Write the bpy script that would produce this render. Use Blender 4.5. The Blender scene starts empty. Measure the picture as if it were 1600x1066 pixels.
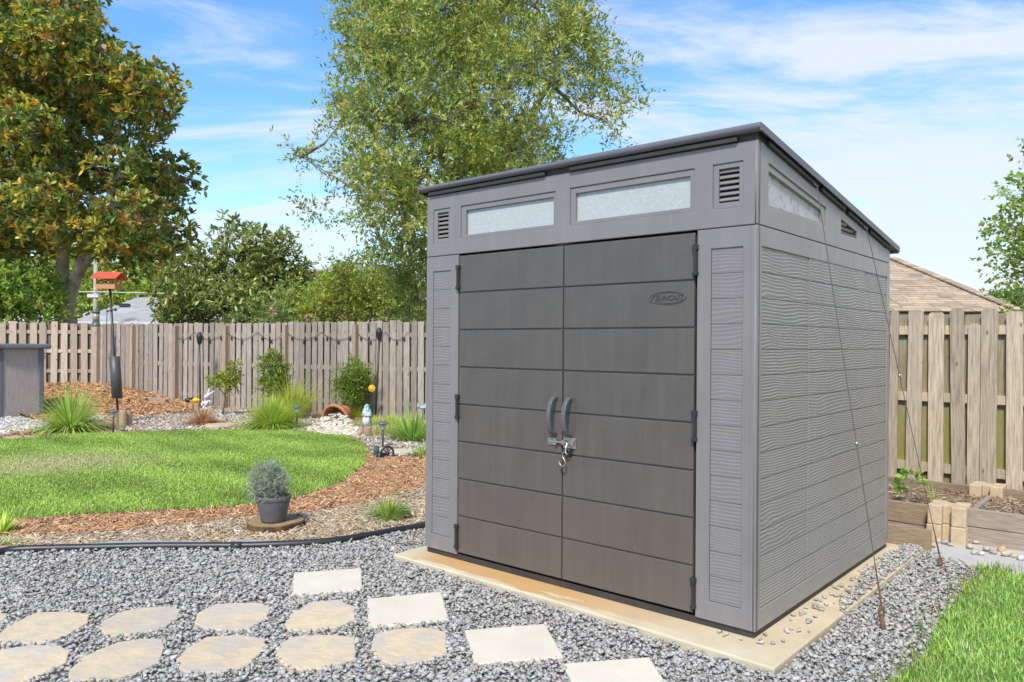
import bpy, bmesh, math, random
import numpy as np
from mathutils import Vector, Matrix
from mathutils.geometry import delaunay_2d_cdt
R = math.radians
random.seed(7); rng = np.random.default_rng(7)
sc = bpy.context.scene
C = sc.collection

# ------------------------------------------------------------------ camera, sky, sun, exposure
F, Y0, ROLL, CAMZ = 1193.7, 537.4, 0.0067, 1.445        # focal length in pixels of the 1600 px wide photograph
cam = bpy.data.cameras.new('camera'); camo = bpy.data.objects.new('camera', cam); C.objects.link(camo)
camo.location = (0, 0, CAMZ); camo.rotation_euler = (math.pi/2, -ROLL, 0)
cam.sensor_width = 36; cam.lens = F/1600*36; cam.shift_y = (Y0-533)/1600; cam.clip_end = 3000; cam.clip_start = 0.05
sc.camera = camo
SUN_EL, SUN_AZ = R(50), math.atan2(-0.95, -0.30)          # the sun stands high behind the camera, a little to its left
sl = bpy.data.lights.new('sun', 'SUN'); slo = bpy.data.objects.new('sun', sl); C.objects.link(slo)
sl.energy = 2.7; sl.angle = R(8); sl.color = (1.0, 0.935, 0.83)
sd = Vector((math.cos(SUN_EL)*math.cos(SUN_AZ), math.cos(SUN_EL)*math.sin(SUN_AZ), math.sin(SUN_EL)))
slo.rotation_euler = sd.to_track_quat('Z', 'Y').to_euler()
w = bpy.data.worlds.new('World'); sc.world = w; w.use_nodes = True
nt = w.node_tree; nt.nodes.clear(); N = nt.nodes.new; L = nt.links.new
sky = N('ShaderNodeTexSky'); sky.sky_type = 'NISHITA'; sky.sun_disc = False
sky.sun_elevation = SUN_EL; sky.sun_rotation = math.pi/2 - SUN_AZ
sky.air_density = 1.0; sky.dust_density = 0.3; sky.ozone_density = 1.6
hsv = N('ShaderNodeHueSaturation'); hsv.inputs['Saturation'].default_value = 1.26; hsv.inputs['Value'].default_value = 1.0
L(sky.outputs[0], hsv.inputs['Color'])
tc = N('ShaderNodeTexCoord')
sep = N('ShaderNodeSeparateXYZ'); L(tc.outputs['Generated'], sep.inputs[0])
def wmath(op, a, b=None, clamp=False):
    m = N('ShaderNodeMath'); m.operation = op; m.use_clamp = clamp
    for i, v in enumerate((a, b)):
        if v is None: continue
        if isinstance(v, (int, float)): m.inputs[i].default_value = v
        else: L(v, m.inputs[i])
    return m.outputs[0]
zc = wmath('MAXIMUM', sep.outputs[2], 0.0)
den = wmath('ADD', zc, 0.22)
cx = wmath('DIVIDE', sep.outputs[0], den); cy = wmath('DIVIDE', sep.outputs[1], den)   # a flat cloud deck seen in perspective
cmb = N('ShaderNodeCombineXYZ'); L(cx, cmb.inputs[0]); L(cy, cmb.inputs[1])
mp = N('ShaderNodeMapping'); L(cmb.outputs[0], mp.inputs[0]); mp.inputs['Rotation'].default_value = (0, 0, R(-28)); mp.inputs['Scale'].default_value = (0.55, 1.5, 1); mp.inputs['Location'].default_value = (3.1, 1.7, 0)
n1 = N('ShaderNodeTexNoise'); n1.inputs['Scale'].default_value = 2.1; n1.inputs['Detail'].default_value = 9; n1.inputs['Roughness'].default_value = 0.62; n1.inputs['Distortion'].default_value = 0.5
L(mp.outputs[0], n1.inputs['Vector'])
low = N('ShaderNodeMapRange'); low.inputs[1].default_value = 0.02; low.inputs[2].default_value = 0.42; low.inputs[3].default_value = 0.22; low.inputs[4].default_value = -0.05
L(zc, low.inputs[0])
side = wmath('MULTIPLY', sep.outputs[0], 0.16)
cv = wmath('ADD', wmath('ADD', n1.outputs[0], low.outputs[0]), side)
cr = N('ShaderNodeMapRange'); cr.interpolation_type = 'SMOOTHSTEP'; cr.inputs[1].default_value = 0.46; cr.inputs[2].default_value = 0.72; cr.inputs[3].default_value = 0.0; cr.inputs[4].default_value = 0.92
L(cv, cr.inputs[0])
mx = N('ShaderNodeMix'); mx.data_type = 'RGBA'; L(cr.outputs[0], mx.inputs[0]); L(hsv.outputs[0], mx.inputs[6]); mx.inputs[7].default_value = (3.35, 3.6, 4.05, 1)
bg = N('ShaderNodeBackground'); L(mx.outputs[2], bg.inputs[0]); bg.inputs[1].default_value = 0.15
wo = N('ShaderNodeOutputWorld'); L(bg.outputs[0], wo.inputs[0])
sc.view_settings.view_transform = 'Standard'; sc.view_settings.look = 'None'
sc.view_settings.exposure = 0.77; sc.view_settings.gamma = 1.0; sc.view_settings.use_curve_mapping = False
sc.cycles.max_bounces = 7; sc.cycles.diffuse_bounces = 4; sc.cycles.transparent_max_bounces = 12
sc.cycles.use_denoising = True

# ------------------------------------------------------------------ where a pixel of the photograph meets the world
CR, SR = math.cos(ROLL), math.sin(ROLL)
def ray(px, py):
    a, b = px-800, py-Y0
    return Vector(((CR*a+SR*b)/F, 1.0, -(-SR*a+CR*b)/F))
def smooth(t):
    t = np.clip(t, 0, 1); return t*t*(3-2*t)
def tz(x, y):                                              # the garden rises to the far corner of the fence
    x = np.asarray(x, float); y = np.asarray(y, float)
    dx = np.maximum(x+10.0, 0); dy = y-18.5
    return 0.41*(1-smooth(np.sqrt(dx*dx+dy*dy)/4.4))
def G(px, py, dz=0.0):                                     # the ground point (plus dz) under a pixel
    d = ray(px, py); z = 0.0
    for _ in range(12):
        t = (z+dz-CAMZ)/d.z; z = float(tz(d.x*t, t))
    return Vector((d.x*t, t, z+dz))
def at(px, py, Y):                                         # the point at distance Y on a pixel's ray
    d = ray(px, py); return Vector((d.x*Y, Y, CAMZ+d.z*Y))
def m_per_px(Y): return Y/F

# ------------------------------------------------------------------ helpers: objects and meshes
def tag(o, label=None, cat=None, group=None, kind=None):
    if label: o['label'] = label
    if cat: o['category'] = cat
    if group: o['group'] = group
    if kind: o['kind'] = kind
    return o
def empty(name, loc, rz=0.0, label=None, cat=None, group=None):
    o = bpy.data.objects.new(name, None); C.objects.link(o); o.location = loc; o.rotation_euler = (0, 0, rz); o.empty_display_size = .1
    return tag(o, label, cat, group)
def link(name, me, parent=None, loc=None, rot=None):
    o = bpy.data.objects.new(name, me); C.objects.link(o)
    if parent: o.parent = parent
    if loc is not None: o.location = loc
    if rot is not None: o.rotation_euler = rot
    return o
def copy_tree(o, parent=None):
    c = o.copy(); C.objects.link(c); c.parent = parent
    for ch in list(o.children): copy_tree(ch, c)
    return c
class MB:
    def __init__(s): s.v = []; s.f = []
    def add(s, vs, fs):
        n = len(s.v); s.v += [tuple(p) for p in vs]; s.f += [tuple(i+n for i in f) for f in fs]; return s
    def box(s, x0, x1, y0, y1, z0, z1, M=None):
        vs = [Vector((x, y, z)) for z in (z0, z1) for x, y in ((x0, y0), (x1, y0), (x1, y1), (x0, y1))]
        if M: vs = [M @ p for p in vs]
        return s.add(vs, [(3, 2, 1, 0), (4, 5, 6, 7), (0, 1, 5, 4), (1, 2, 6, 5), (2, 3, 7, 6), (3, 0, 4, 7)])
    def tube(s, path, r, n=8, cap=True):
        path = [Vector(p) for p in path]; k = len(path)
        rs = [r]*k if isinstance(r, (int, float)) else list(r)
        vs = []; up = None
        for i, p in enumerate(path):
            t = (path[min(i+1, k-1)]-path[max(i-1, 0)]); t = t.normalized() if t.length > 1e-9 else Vector((0, 0, 1))
            if up is None: up = t.orthogonal().normalized()
            a = (up - t*up.dot(t)); a = a.normalized() if a.length > 1e-6 else t.orthogonal().normalized()
            b = t.cross(a); up = a
            for j in range(n):
                q = 2*math.pi*j/n; vs.append(p+(a*math.cos(q)+b*math.sin(q))*rs[i])
        fs = [(i*n+j, i*n+(j+1) % n, (i+1)*n+(j+1) % n, (i+1)*n+j) for i in range(k-1) for j in range(n)]
        if cap: fs += [tuple(range(n-1, -1, -1)), tuple((k-1)*n+j for j in range(n))]
        return s.add(vs, fs)
    def lathe(s, prof, c=(0, 0, 0), n=20, M=None, wob=0.0):
        c = Vector(c); vs = []
        ph = [1+random.uniform(-wob, wob) for _ in range(n)]
        for r, z in prof:
            for j in range(n):
                q = 2*math.pi*j/n; p = Vector((r*ph[j]*math.cos(q), r*ph[j]*math.sin(q), z))
                vs.append((M @ p if M else p)+c)
        k = len(prof); fs = [(i*n+j, i*n+(j+1) % n, (i+1)*n+(j+1) % n, (i+1)*n+j) for i in range(k-1) for j in range(n)]
        if prof[0][0] > 1e-6: fs.append(tuple(range(n-1, -1, -1)))
        if prof[-1][0] > 1e-6: fs.append(tuple((k-1)*n+j for j in range(n)))
        return s.add(vs, fs)
    def ball(s, c, rx, ry=None, rz=None, n=14, m=9, M=None):
        ry = rx if ry is None else ry; rz = rx if rz is None else rz
        k0 = len(s.v); s.lathe([(max(math.sin(math.pi*i/m), 1e-7), -math.cos(math.pi*i/m)) for i in range(m+1)], n=n)
        for i in range(k0, len(s.v)):
            p = Vector(s.v[i]); p = Vector((p.x*rx, p.y*ry, p.z*rz)); p = (M @ p if M else p)+Vector(c); s.v[i] = tuple(p)
        return s
    def prism(s, poly, z0, z1, inset=0.0):
        n = len(poly); cxm = sum(p[0] for p in poly)/n; cym = sum(p[1] for p in poly)/n
        if sum(poly[i][0]*poly[(i+1) % n][1]-poly[(i+1) % n][0]*poly[i][1] for i in range(n)) < 0: poly = poly[::-1]
        top = [(p[0]-(p[0]-cxm)*inset, p[1]-(p[1]-cym)*inset, z1) for p in poly]
        vs = [(p[0], p[1], z0) for p in poly]+top
        return s.add(vs, [tuple(range(n-1, -1, -1)), tuple(range(n, 2*n))]+[(i, (i+1) % n, n+(i+1) % n, n+i) for i in range(n)])
    def plate(s, outer, holes, y0, y1, axis='y'):          # a flat plate with holes, outline in (x, z), its visible face at y0
        bm = bmesh.new(); es = []
        for lp in [outer]+holes:
            vv = [bm.verts.new((p[0], y0, p[1])) for p in lp]
            es += [bm.edges.new((vv[i], vv[(i+1) % len(vv)])) for i in range(len(vv))]
        bmesh.ops.triangle_fill(bm, edges=es, use_beauty=True, use_dissolve=False)
        r = bmesh.ops.extrude_face_region(bm, geom=bm.faces[:])
        for g in r['geom']:
            if isinstance(g, bmesh.types.BMVert): g.co.y = y1
        bmesh.ops.recalc_face_normals(bm, faces=bm.faces[:])
        bm.verts.index_update()
        vs = [v.co.copy() for v in bm.verts]
        if axis == 'x': vs = [Vector((v.y, v.x, v.z)) for v in vs]
        fs = [tuple(v.index for v in f.verts) for f in bm.faces]
        if axis == 'x': fs = [f[::-1] for f in fs]
        bm.free(); return s.add(vs, fs)
    def mesh(s, name, m, sm=False):
        me = bpy.data.meshes.new(name); me.from_pydata(s.v, [], s.f); me.update()
        if m: me.materials.append(m)
        if sm: me.polygons.foreach_set('use_smooth', [True]*len(me.polygons))
        return me
    def build(s, name, m, parent=None, loc=None, rot=None, sm=False, bev=0.0, seg=2):
        o = link(name, s.mesh(name, m, sm), parent, loc, rot)
        if bev:
            b = o.modifiers.new('bevel', 'BEVEL'); b.width = bev; b.segments = seg; b.limit_method = 'ANGLE'; b.angle_limit = R(35)
        return o
def np_mesh(name, V, T, m, col=None, sm=False):            # a big triangle mesh from arrays, one colour per vertex
    me = bpy.data.meshes.new(name); nv, nf = len(V), len(T)
    me.vertices.add(nv); me.vertices.foreach_set('co', np.ascontiguousarray(V, np.float32).ravel())
    me.loops.add(nf*3); me.loops.foreach_set('vertex_index', np.ascontiguousarray(T, np.int32).ravel())
    me.polygons.add(nf); me.polygons.foreach_set('loop_start', np.arange(0, nf*3, 3, dtype=np.int32))
    me.polygons.foreach_set('loop_total', np.full(nf, 3, np.int32))
    if sm: me.polygons.foreach_set('use_smooth', np.ones(nf, bool))
    if col is not None:
        a = me.color_attributes.new('Col', 'FLOAT_COLOR', 'POINT')
        a.data.foreach_set('color', np.ascontiguousarray(np.c_[col, np.ones(nv)], np.float32).ravel())
    me.update(calc_edges=True); me.materials.append(m); return me
def inside(poly, x, y):
    p = np.asarray(poly, float); r = np.zeros(len(x), bool); j = len(p)-1
    for i in range(len(p)):
        xi, yi, xj, yj = p[i, 0], p[i, 1], p[j, 0], p[j, 1]
        c = ((yi > y) != (yj > y)) & (x < (xj-xi)*(y-yi)/(yj-yi+1e-12)+xi); r ^= c; j = i
    return r
def sample(poly, n, holes=()):
    p = np.asarray([(q[0], q[1]) for q in poly]); lo, hi = p.min(0), p.max(0); out = np.zeros((0, 2))
    area = 0.5*abs(np.sum(p[:, 0]*np.roll(p[:, 1], -1)-np.roll(p[:, 0], -1)*p[:, 1]))
    m = int(n*np.prod(hi-lo)/max(area, 1e-6))
    q = lo+rng.random((m, 2))*(hi-lo); k = inside(p, q[:, 0], q[:, 1])
    for h in holes: k &= ~inside(h, q[:, 0], q[:, 1])
    return q[k]
def rotmats(yaw, tilt, spin):
    cy_, sy_, ct, st, cs, ss = np.cos(yaw), np.sin(yaw), np.cos(tilt), np.sin(tilt), np.cos(spin), np.sin(spin)
    n = len(yaw); Z = np.zeros((n, 3, 3)); X = np.zeros((n, 3, 3)); S = np.zeros((n, 3, 3))
    Z[:, 0, 0] = cy_; Z[:, 0, 1] = -sy_; Z[:, 1, 0] = sy_; Z[:, 1, 1] = cy_; Z[:, 2, 2] = 1
    X[:, 0, 0] = 1; X[:, 1, 1] = ct; X[:, 1, 2] = -st; X[:, 2, 1] = st; X[:, 2, 2] = ct
    S[:, 0, 0] = cs; S[:, 0, 1] = -ss; S[:, 1, 0] = ss; S[:, 1, 1] = cs; S[:, 2, 2] = 1
    return Z @ X @ S
def realize(name, protos, pos, rot, scl, col, m, sm=False):
    idx = rng.integers(0, len(protos), len(pos)); Vs = []; Ts = []; Cs = []; off = 0
    for k, (pv, pf) in enumerate(protos):
        s = idx == k; n = int(s.sum())
        if not n: continue
        v = np.einsum('nij,nvj->nvi', rot[s], pv[None]*scl[s][:, None, :])+pos[s][:, None, :]
        Vs.append(v.reshape(-1, 3)); Ts.append((pf[None]+(np.arange(n)*len(pv))[:, None, None]+off).reshape(-1, 3))
        Cs.append(np.repeat(col[s], len(pv), 0)); off += n*len(pv)
    return np_mesh(name, np.concatenate(Vs), np.concatenate(Ts), m, np.concatenate(Cs), sm)
def palette(cols, wts, n, jit=0.18):
    c = np.asarray(cols, float)[rng.choice(len(cols), n, p=np.asarray(wts, float)/sum(wts))]
    return np.clip(c*(1+rng.normal(0, jit, (n, 1)))*(1+rng.normal(0, jit*.3, (n, 3))), 0.004, 0.95)
def hull(n, ax, ay, az, jit=.25):
    bm = bmesh.new()
    for _ in range(n):
        d = Vector((random.gauss(0, 1), random.gauss(0, 1), random.gauss(0, 1))).normalized()*random.uniform(1-jit, 1)
        bm.verts.new((d.x*ax, d.y*ay, d.z*az))
    r = bmesh.ops.convex_hull(bm, input=bm.verts[:]); bmesh.ops.delete(bm, geom=[g for g in r['geom_interior'] if isinstance(g, bmesh.types.BMVert)], context='VERTS')
    bmesh.ops.triangulate(bm, faces=bm.faces[:]); bmesh.ops.recalc_face_normals(bm, faces=bm.faces[:]); bm.verts.index_update()
    v = np.array([p.co[:] for p in bm.verts]); f = np.array([[p.index for p in q.verts] for q in bm.faces]); bm.free(); return v, f

# ------------------------------------------------------------------ materials
def mat(name, col, col2=None, rough=.6, scale=8.0, stretch=(1, 1, 1), bump=0.0, bscale=None, detail=6, rand=0.0, spec=.5, attr=False, trans=0.0, lo=.35, hi=.65, ident=False, vary=0.0, col3=None, scale3=2.0, lo3=.5, hi3=.7):
    m = bpy.data.materials.new(name); m.use_nodes = True; t = m.node_tree; b = t.nodes['Principled BSDF']; n = t.nodes.new; l = t.links.new
    b.inputs['Roughness'].default_value = rough; b.inputs['Specular IOR Level'].default_value = spec
    co = n('ShaderNodeTexCoord'); vec = co.outputs['Object']
    if rand:
        oi = n('ShaderNodeObjectInfo'); vm = n('ShaderNodeVectorMath'); vm.operation = 'SCALE'; vm.inputs[0].default_value = (37.1, 53.7, 71.3); l(oi.outputs['Random'], vm.inputs['Scale'])
        va = n('ShaderNodeVectorMath'); l(vec, va.inputs[0]); l(vm.outputs[0], va.inputs[1]); vec = va.outputs[0]
    mpn = n('ShaderNodeMapping'); mpn.inputs['Scale'].default_value = stretch; l(vec, mpn.inputs[0])
    nz = n('ShaderNodeTexNoise'); nz.inputs['Scale'].default_value = scale; nz.inputs['Detail'].default_value = detail; nz.inputs['Roughness'].default_value = .6; l(mpn.outputs[0], nz.inputs['Vector'])
    if attr:
        a = n('ShaderNodeAttribute'); a.attribute_name = 'Col'; c = a.outputs['Color']
    else:
        rp = n('ShaderNodeMapRange'); rp.inputs[1].default_value = lo; rp.inputs[2].default_value = hi; l(nz.outputs[0], rp.inputs[0])
        mix = n('ShaderNodeMix'); mix.data_type = 'RGBA'; mix.inputs[6].default_value = (*col, 1); mix.inputs[7].default_value = (*(col2 or [x*.8 for x in col]), 1); l(rp.outputs[0], mix.inputs[0]); c = mix.outputs[2]
        if col3:
            n3 = n('ShaderNodeTexNoise'); n3.inputs['Scale'].default_value = scale3; n3.inputs['Detail'].default_value = 5; l(vec, n3.inputs['Vector'])
            r3 = n('ShaderNodeMapRange'); r3.inputs[1].default_value = lo3; r3.inputs[2].default_value = hi3; l(n3.outputs[0], r3.inputs[0])
            m3 = n('ShaderNodeMix'); m3.data_type = 'RGBA'; l(r3.outputs[0], m3.inputs[0]); l(c, m3.inputs[6]); m3.inputs[7].default_value = (*col3, 1); c = m3.outputs[2]
        if vary:
            oi2 = n('ShaderNodeObjectInfo'); r2 = n('ShaderNodeMapRange'); r2.inputs[3].default_value = 1-vary; r2.inputs[4].default_value = 1+vary; l(oi2.outputs['Random'], r2.inputs[0])
            hv = n('ShaderNodeHueSaturation'); l(c, hv.inputs['Color']); l(r2.outputs[0], hv.inputs['Value']); c = hv.outputs[0]
    l(c, b.inputs['Base Color'])
    if bump:
        bz = nz
        if bscale:
            bz = n('ShaderNodeTexNoise'); bz.inputs['Scale'].default_value = bscale; bz.inputs['Detail'].default_value = 5; l(mpn.outputs[0], bz.inputs['Vector'])
        bp = n('ShaderNodeBump'); bp.inputs['Strength'].default_value = bump; bp.inputs['Distance'].default_value = .01; l(bz.outputs[0], bp.inputs['Height']); l(bp.outputs[0], b.inputs['Normal'])
    if trans:
        tr = n('ShaderNodeBsdfTranslucent'); l(c, tr.inputs[0]); ms = n('ShaderNodeMixShader'); ms.inputs[0].default_value = trans
        l(b.outputs[0], ms.inputs[1]); l(tr.outputs[0], ms.inputs[2]); l(ms.outputs[0], t.nodes['Material Output'].inputs['Surface'])
    m.diffuse_color = (*col, 1); return m
M_leaf = mat('leaf', (.1, .15, .04), attr=True, rough=.45, trans=.42, spec=.4)
M_leafgloss = mat('glossy leaf', (.1, .15, .04), attr=True, rough=.36, trans=.36, spec=.5)
M_grass = mat('grass blade', (.1, .2, .04), attr=True, rough=.55, trans=.35, spec=.3)
M_stone = mat('crushed stone', (.4, .4, .4), attr=True, rough=.85, bump=.4, scale=90, spec=.3)
M_chip = mat('wood chip', (.3, .2, .1), attr=True, rough=.85, spec=.2)
M_bark = mat('bark', (.30, .25, .20), (.15, .12, .095), rough=.9, scale=14, stretch=(1, 1, .35), bump=.6)
M_barkpale = mat('pale bark', (.62, .54, .45), (.36, .31, .26), rough=.9, scale=9, stretch=(1, 1, .8), bump=.4)
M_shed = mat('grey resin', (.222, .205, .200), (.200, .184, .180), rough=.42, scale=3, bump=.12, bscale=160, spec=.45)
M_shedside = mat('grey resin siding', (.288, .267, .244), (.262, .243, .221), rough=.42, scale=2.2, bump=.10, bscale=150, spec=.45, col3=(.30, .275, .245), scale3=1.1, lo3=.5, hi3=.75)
M_door = mat('charcoal resin door', (.098, .088, .080), (.083, .075, .069), rough=.38, scale=3, bump=.14, bscale=140, spec=.5, col3=(.118, .102, .084), scale3=1.3, lo3=.48, hi3=.75)
def streak(m, c2, amt, sx=26, sz=.7, lo_=.5, hi_=.8):            # rain streaks and dust that have settled on moulded plastic
    t = m.node_tree; n = t.nodes.new; l = t.links.new; b = t.nodes['Principled BSDF']; c = b.inputs['Base Color'].links[0].from_socket
    co = n('ShaderNodeTexCoord'); oi = n('ShaderNodeObjectInfo'); va = n('ShaderNodeVectorMath'); l(co.outputs['Object'], va.inputs[0])
    cb_ = n('ShaderNodeCombineXYZ'); l(oi.outputs['Random'], cb_.inputs[1]); l(cb_.outputs[0], va.inputs[1])
    mp_ = n('ShaderNodeMapping'); mp_.inputs['Scale'].default_value = (sx, sx, sz); l(va.outputs[0], mp_.inputs[0])
    z = n('ShaderNodeTexNoise'); z.inputs['Scale'].default_value = 1; z.inputs['Detail'].default_value = 8; z.inputs['Roughness'].default_value = .65; l(mp_.outputs[0], z.inputs['Vector'])
    r_ = n('ShaderNodeMapRange'); r_.inputs[1].default_value = lo_; r_.inputs[2].default_value = hi_; r_.inputs[4].default_value = amt; l(z.outputs[0], r_.inputs[0])
    k = n('ShaderNodeMix'); k.data_type = 'RGBA'; l(r_.outputs[0], k.inputs[0]); l(c, k.inputs[6]); k.inputs[7].default_value = (*c2, 1); l(k.outputs[2], b.inputs['Base Color'])
    rr = n('ShaderNodeMapRange'); rr.inputs[1].default_value = .35; rr.inputs[2].default_value = .7; rr.inputs[3].default_value = .26; rr.inputs[4].default_value = .46; l(z.outputs[0], rr.inputs[0]); l(rr.outputs[0], b.inputs['Roughness'])
streak(M_door, (.17, .148, .122), .36, 17, .9, .45, .85); streak(M_shedside, (.335, .31, .275), .6, 14, .8); streak(M_shed, (.265, .248, .235), .5, 14, .8)
M_roof = mat('dark grey resin roof', (.150, .145, .165), (.13, .126, .14), rough=.45, scale=4, bump=.1, bscale=120)
M_seal = mat('black seal', (.03, .028, .027), (.05, .042, .036), rough=.6)
M_black = mat('black plastic', (.022, .022, .024), (.034, .034, .036), rough=.42)
M_frost = mat('frosted window sheet', (.43, .455, .445), (.40, .425, .415), rough=.2, scale=5, bump=.25, bscale=70, col3=(.47, .49, .48), scale3=40, lo3=.52, hi3=.66)
M_steel = mat('galvanised steel', (.55, .53, .50), (.36, .34, .31), rough=.35, scale=60); M_steel.node_tree.nodes['Principled BSDF'].inputs['Metallic'].default_value = .85
M_rust = mat('rusty iron', (.10, .055, .035), (.20, .10, .05), rough=.8, scale=60, bump=.4)
M_cable = mat('dark wire rope', (.13, .11, .10), (.08, .065, .06), rough=.55, scale=90)
M_paver = mat('cream concrete paver', (.70, .63, .50), (.64, .575, .45), rough=.85, scale=5, bump=.18, bscale=120, rand=1, vary=.05)
M_flag = mat('tan cast flagstone', (.66, .53, .345), (.53, .425, .285), rough=.85, scale=9, bump=.6, bscale=24, rand=1, col3=(.50, .44, .375), scale3=4.5, lo3=.45, hi3=.7, vary=.09, lo=.3, hi=.7)
M_walk = mat('pale concrete', (.50, .48, .44), (.43, .41, .38), rough=.9, scale=7, bump=.2, bscale=90)
M_timber = mat('weathered bed timber', (.36, .265, .17), (.20, .14, .09), rough=.85, scale=7, stretch=(1.2, 14, 22), bump=.4, rand=1, vary=.12)
M_timbergrey = mat('grey weathered timber', (.40, .325, .25), (.24, .19, .15), rough=.85, scale=7, stretch=(1.2, 14, 22), bump=.4, rand=1, vary=.1)
M_block = mat('tan planter block', (.56, .43, .28), (.46, .345, .22), rough=.9, scale=24, bump=.35, bscale=130, rand=1, vary=.08)
def fence_mat(name, a, b, moss=None):
    m = mat(name, a, b, rough=.85, scale=5, stretch=(16, 16, .9), bump=.35, rand=1, vary=.24, lo=.38, hi=.66)
    t = m.node_tree; n = t.nodes.new; l = t.links.new; bs = t.nodes['Principled BSDF']; c = bs.inputs['Base Color'].links[0].from_socket
    co = n('ShaderNodeTexCoord'); oi = n('ShaderNodeObjectInfo'); vs = n('ShaderNodeVectorMath'); vs.operation = 'SCALE'; vs.inputs[0].default_value = (17, 31, 43); l(oi.outputs['Random'], vs.inputs['Scale'])
    va = n('ShaderNodeVectorMath'); l(co.outputs['Object'], va.inputs[0]); l(vs.outputs[0], va.inputs[1])
    mp_ = n('ShaderNodeMapping'); mp_.inputs['Scale'].default_value = (9, 1, 4.2); l(va.outputs[0], mp_.inputs[0])
    vo = n('ShaderNodeTexVoronoi'); vo.inputs['Scale'].default_value = 1.0; l(mp_.outputs[0], vo.inputs['Vector'])
    mr = n('ShaderNodeMapRange'); mr.inputs[1].default_value = .07; mr.inputs[2].default_value = .14; mr.inputs[3].default_value = .9; mr.inputs[4].default_value = 0; l(vo.outputs['Distance'], mr.inputs[0])
    k = n('ShaderNodeMix'); k.data_type = 'RGBA'; l(mr.outputs[0], k.inputs[0]); l(c, k.inputs[6]); k.inputs[7].default_value = (.10, .07, .045, 1); c = k.outputs[2]
    if moss:                                               # green algae that grows on the damp lower half of the rear boards
        sp_ = n('ShaderNodeSeparateXYZ'); l(co.outputs['Object'], sp_.inputs[0])
        nz = n('ShaderNodeTexNoise'); nz.inputs['Scale'].default_value = 5; l(va.outputs[0], nz.inputs['Vector'])
        ad = n('ShaderNodeMath'); ad.operation = 'MULTIPLY_ADD'; ad.inputs[1].default_value = 1.6; l(nz.outputs[0], ad.inputs[0]); l(sp_.outputs[2], ad.inputs[2])
        mr2 = n('ShaderNodeMapRange'); mr2.inputs[1].default_value = 1.2; mr2.inputs[2].default_value = 2.3; mr2.inputs[3].default_value = .8; mr2.inputs[4].default_value = 0; l(ad.outputs[0], mr2.inputs[0])
        k2 = n('ShaderNodeMix'); k2.data_type = 'RGBA'; l(mr2.outputs[0], k2.inputs[0]); l(c, k2.inputs[6]); k2.inputs[7].default_value = (*moss, 1); c = k2.outputs[2]
    l(c, bs.inputs['Base Color']); return m
M_picket = fence_mat('weathered picket', (.41, .345, .285), (.24, .195, .155))
M_picketpale = fence_mat('pale weathered picket', (.52, .43, .335), (.35, .28, .21))
M_pickettan = fence_mat('tan weathered picket', (.52, .42, .30), (.29, .225, .155))
M_picketrear = fence_mat('rear picket with algae', (.34, .28, .19), (.22, .18, .115), moss=(.24, .235, .035))
M_post = fence_mat('brown fence post', (.40, .295, .22), (.27, .20, .15))
M_rearshade = fence_mat('rear boards with painted shade', (.20, .155, .115), (.13, .10, .075))  # shade behind the pickets is put into this dark colour

# ------------------------------------------------------------------ the shed's own frame: x along its front, y inward, z up from the slab
TH, SLAB = 0.7134, 0.045
AX, AY, W, D, HS, HT, HB = 1.1649, 3.6315, 2.3036, 2.2396, 1.9754, 2.394, 2.073
mu = Vector((math.cos(TH), -math.sin(TH), 0)); vv = Vector((math.sin(TH), math.cos(TH), 0))
B0 = Vector((AX, AY, 0)) - mu*W
def loc2w(x, y, z=0.0): return B0+mu*x+vv*y+Vector((0, 0, z))
def w2loc(p):
    d = Vector(p)-B0; return d.dot(mu), d.dot(vv), p[2]
def on_plane(px, py, yl):                                  # where a pixel's ray meets the plane y = yl of the shed's frame
    d = ray(px, py); o = Vector((0, 0, CAMZ)); t = (B0+vv*yl).dot(vv)/d.dot(vv); return w2loc(o+d*t)

# ------------------------------------------------------------------ ground: one sheet to the horizon, beds and lawns as sheets above it
M_ground = mat('dry grassy soil', (.17, .17, .07), (.22, .17, .09), rough=.95, scale=.8)
xs = np.concatenate([[-1500, -500, -150, -60, -30], np.arange(-22, 10.01, .5), [14, 30, 60, 150, 500, 1500]])
ys = np.concatenate([[-300, -60, -20, -6], np.arange(-2, 24.01, .5), [28, 40, 80, 200, 600, 2500]])
gx, gy = np.meshgrid(xs, ys); gz = np.where(gy < 24, tz(gx, np.clip(gy, -10, 18.5)), .0)
gz = tz(gx, np.minimum(gy, 18.5))-.03
nx, ny = len(xs), len(ys); q = (np.arange(ny-1)[:, None]*nx+np.arange(nx-1)[None]).ravel()
gT = np.concatenate([np.c_[q, q+1, q+nx+1], np.c_[q, q+nx+1, q+nx]])
tag(link('ground', np_mesh('ground', np.c_[gx.ravel(), gy.ravel(), gz.ravel()], gT, M_ground, sm=True)), kind='structure')
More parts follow.
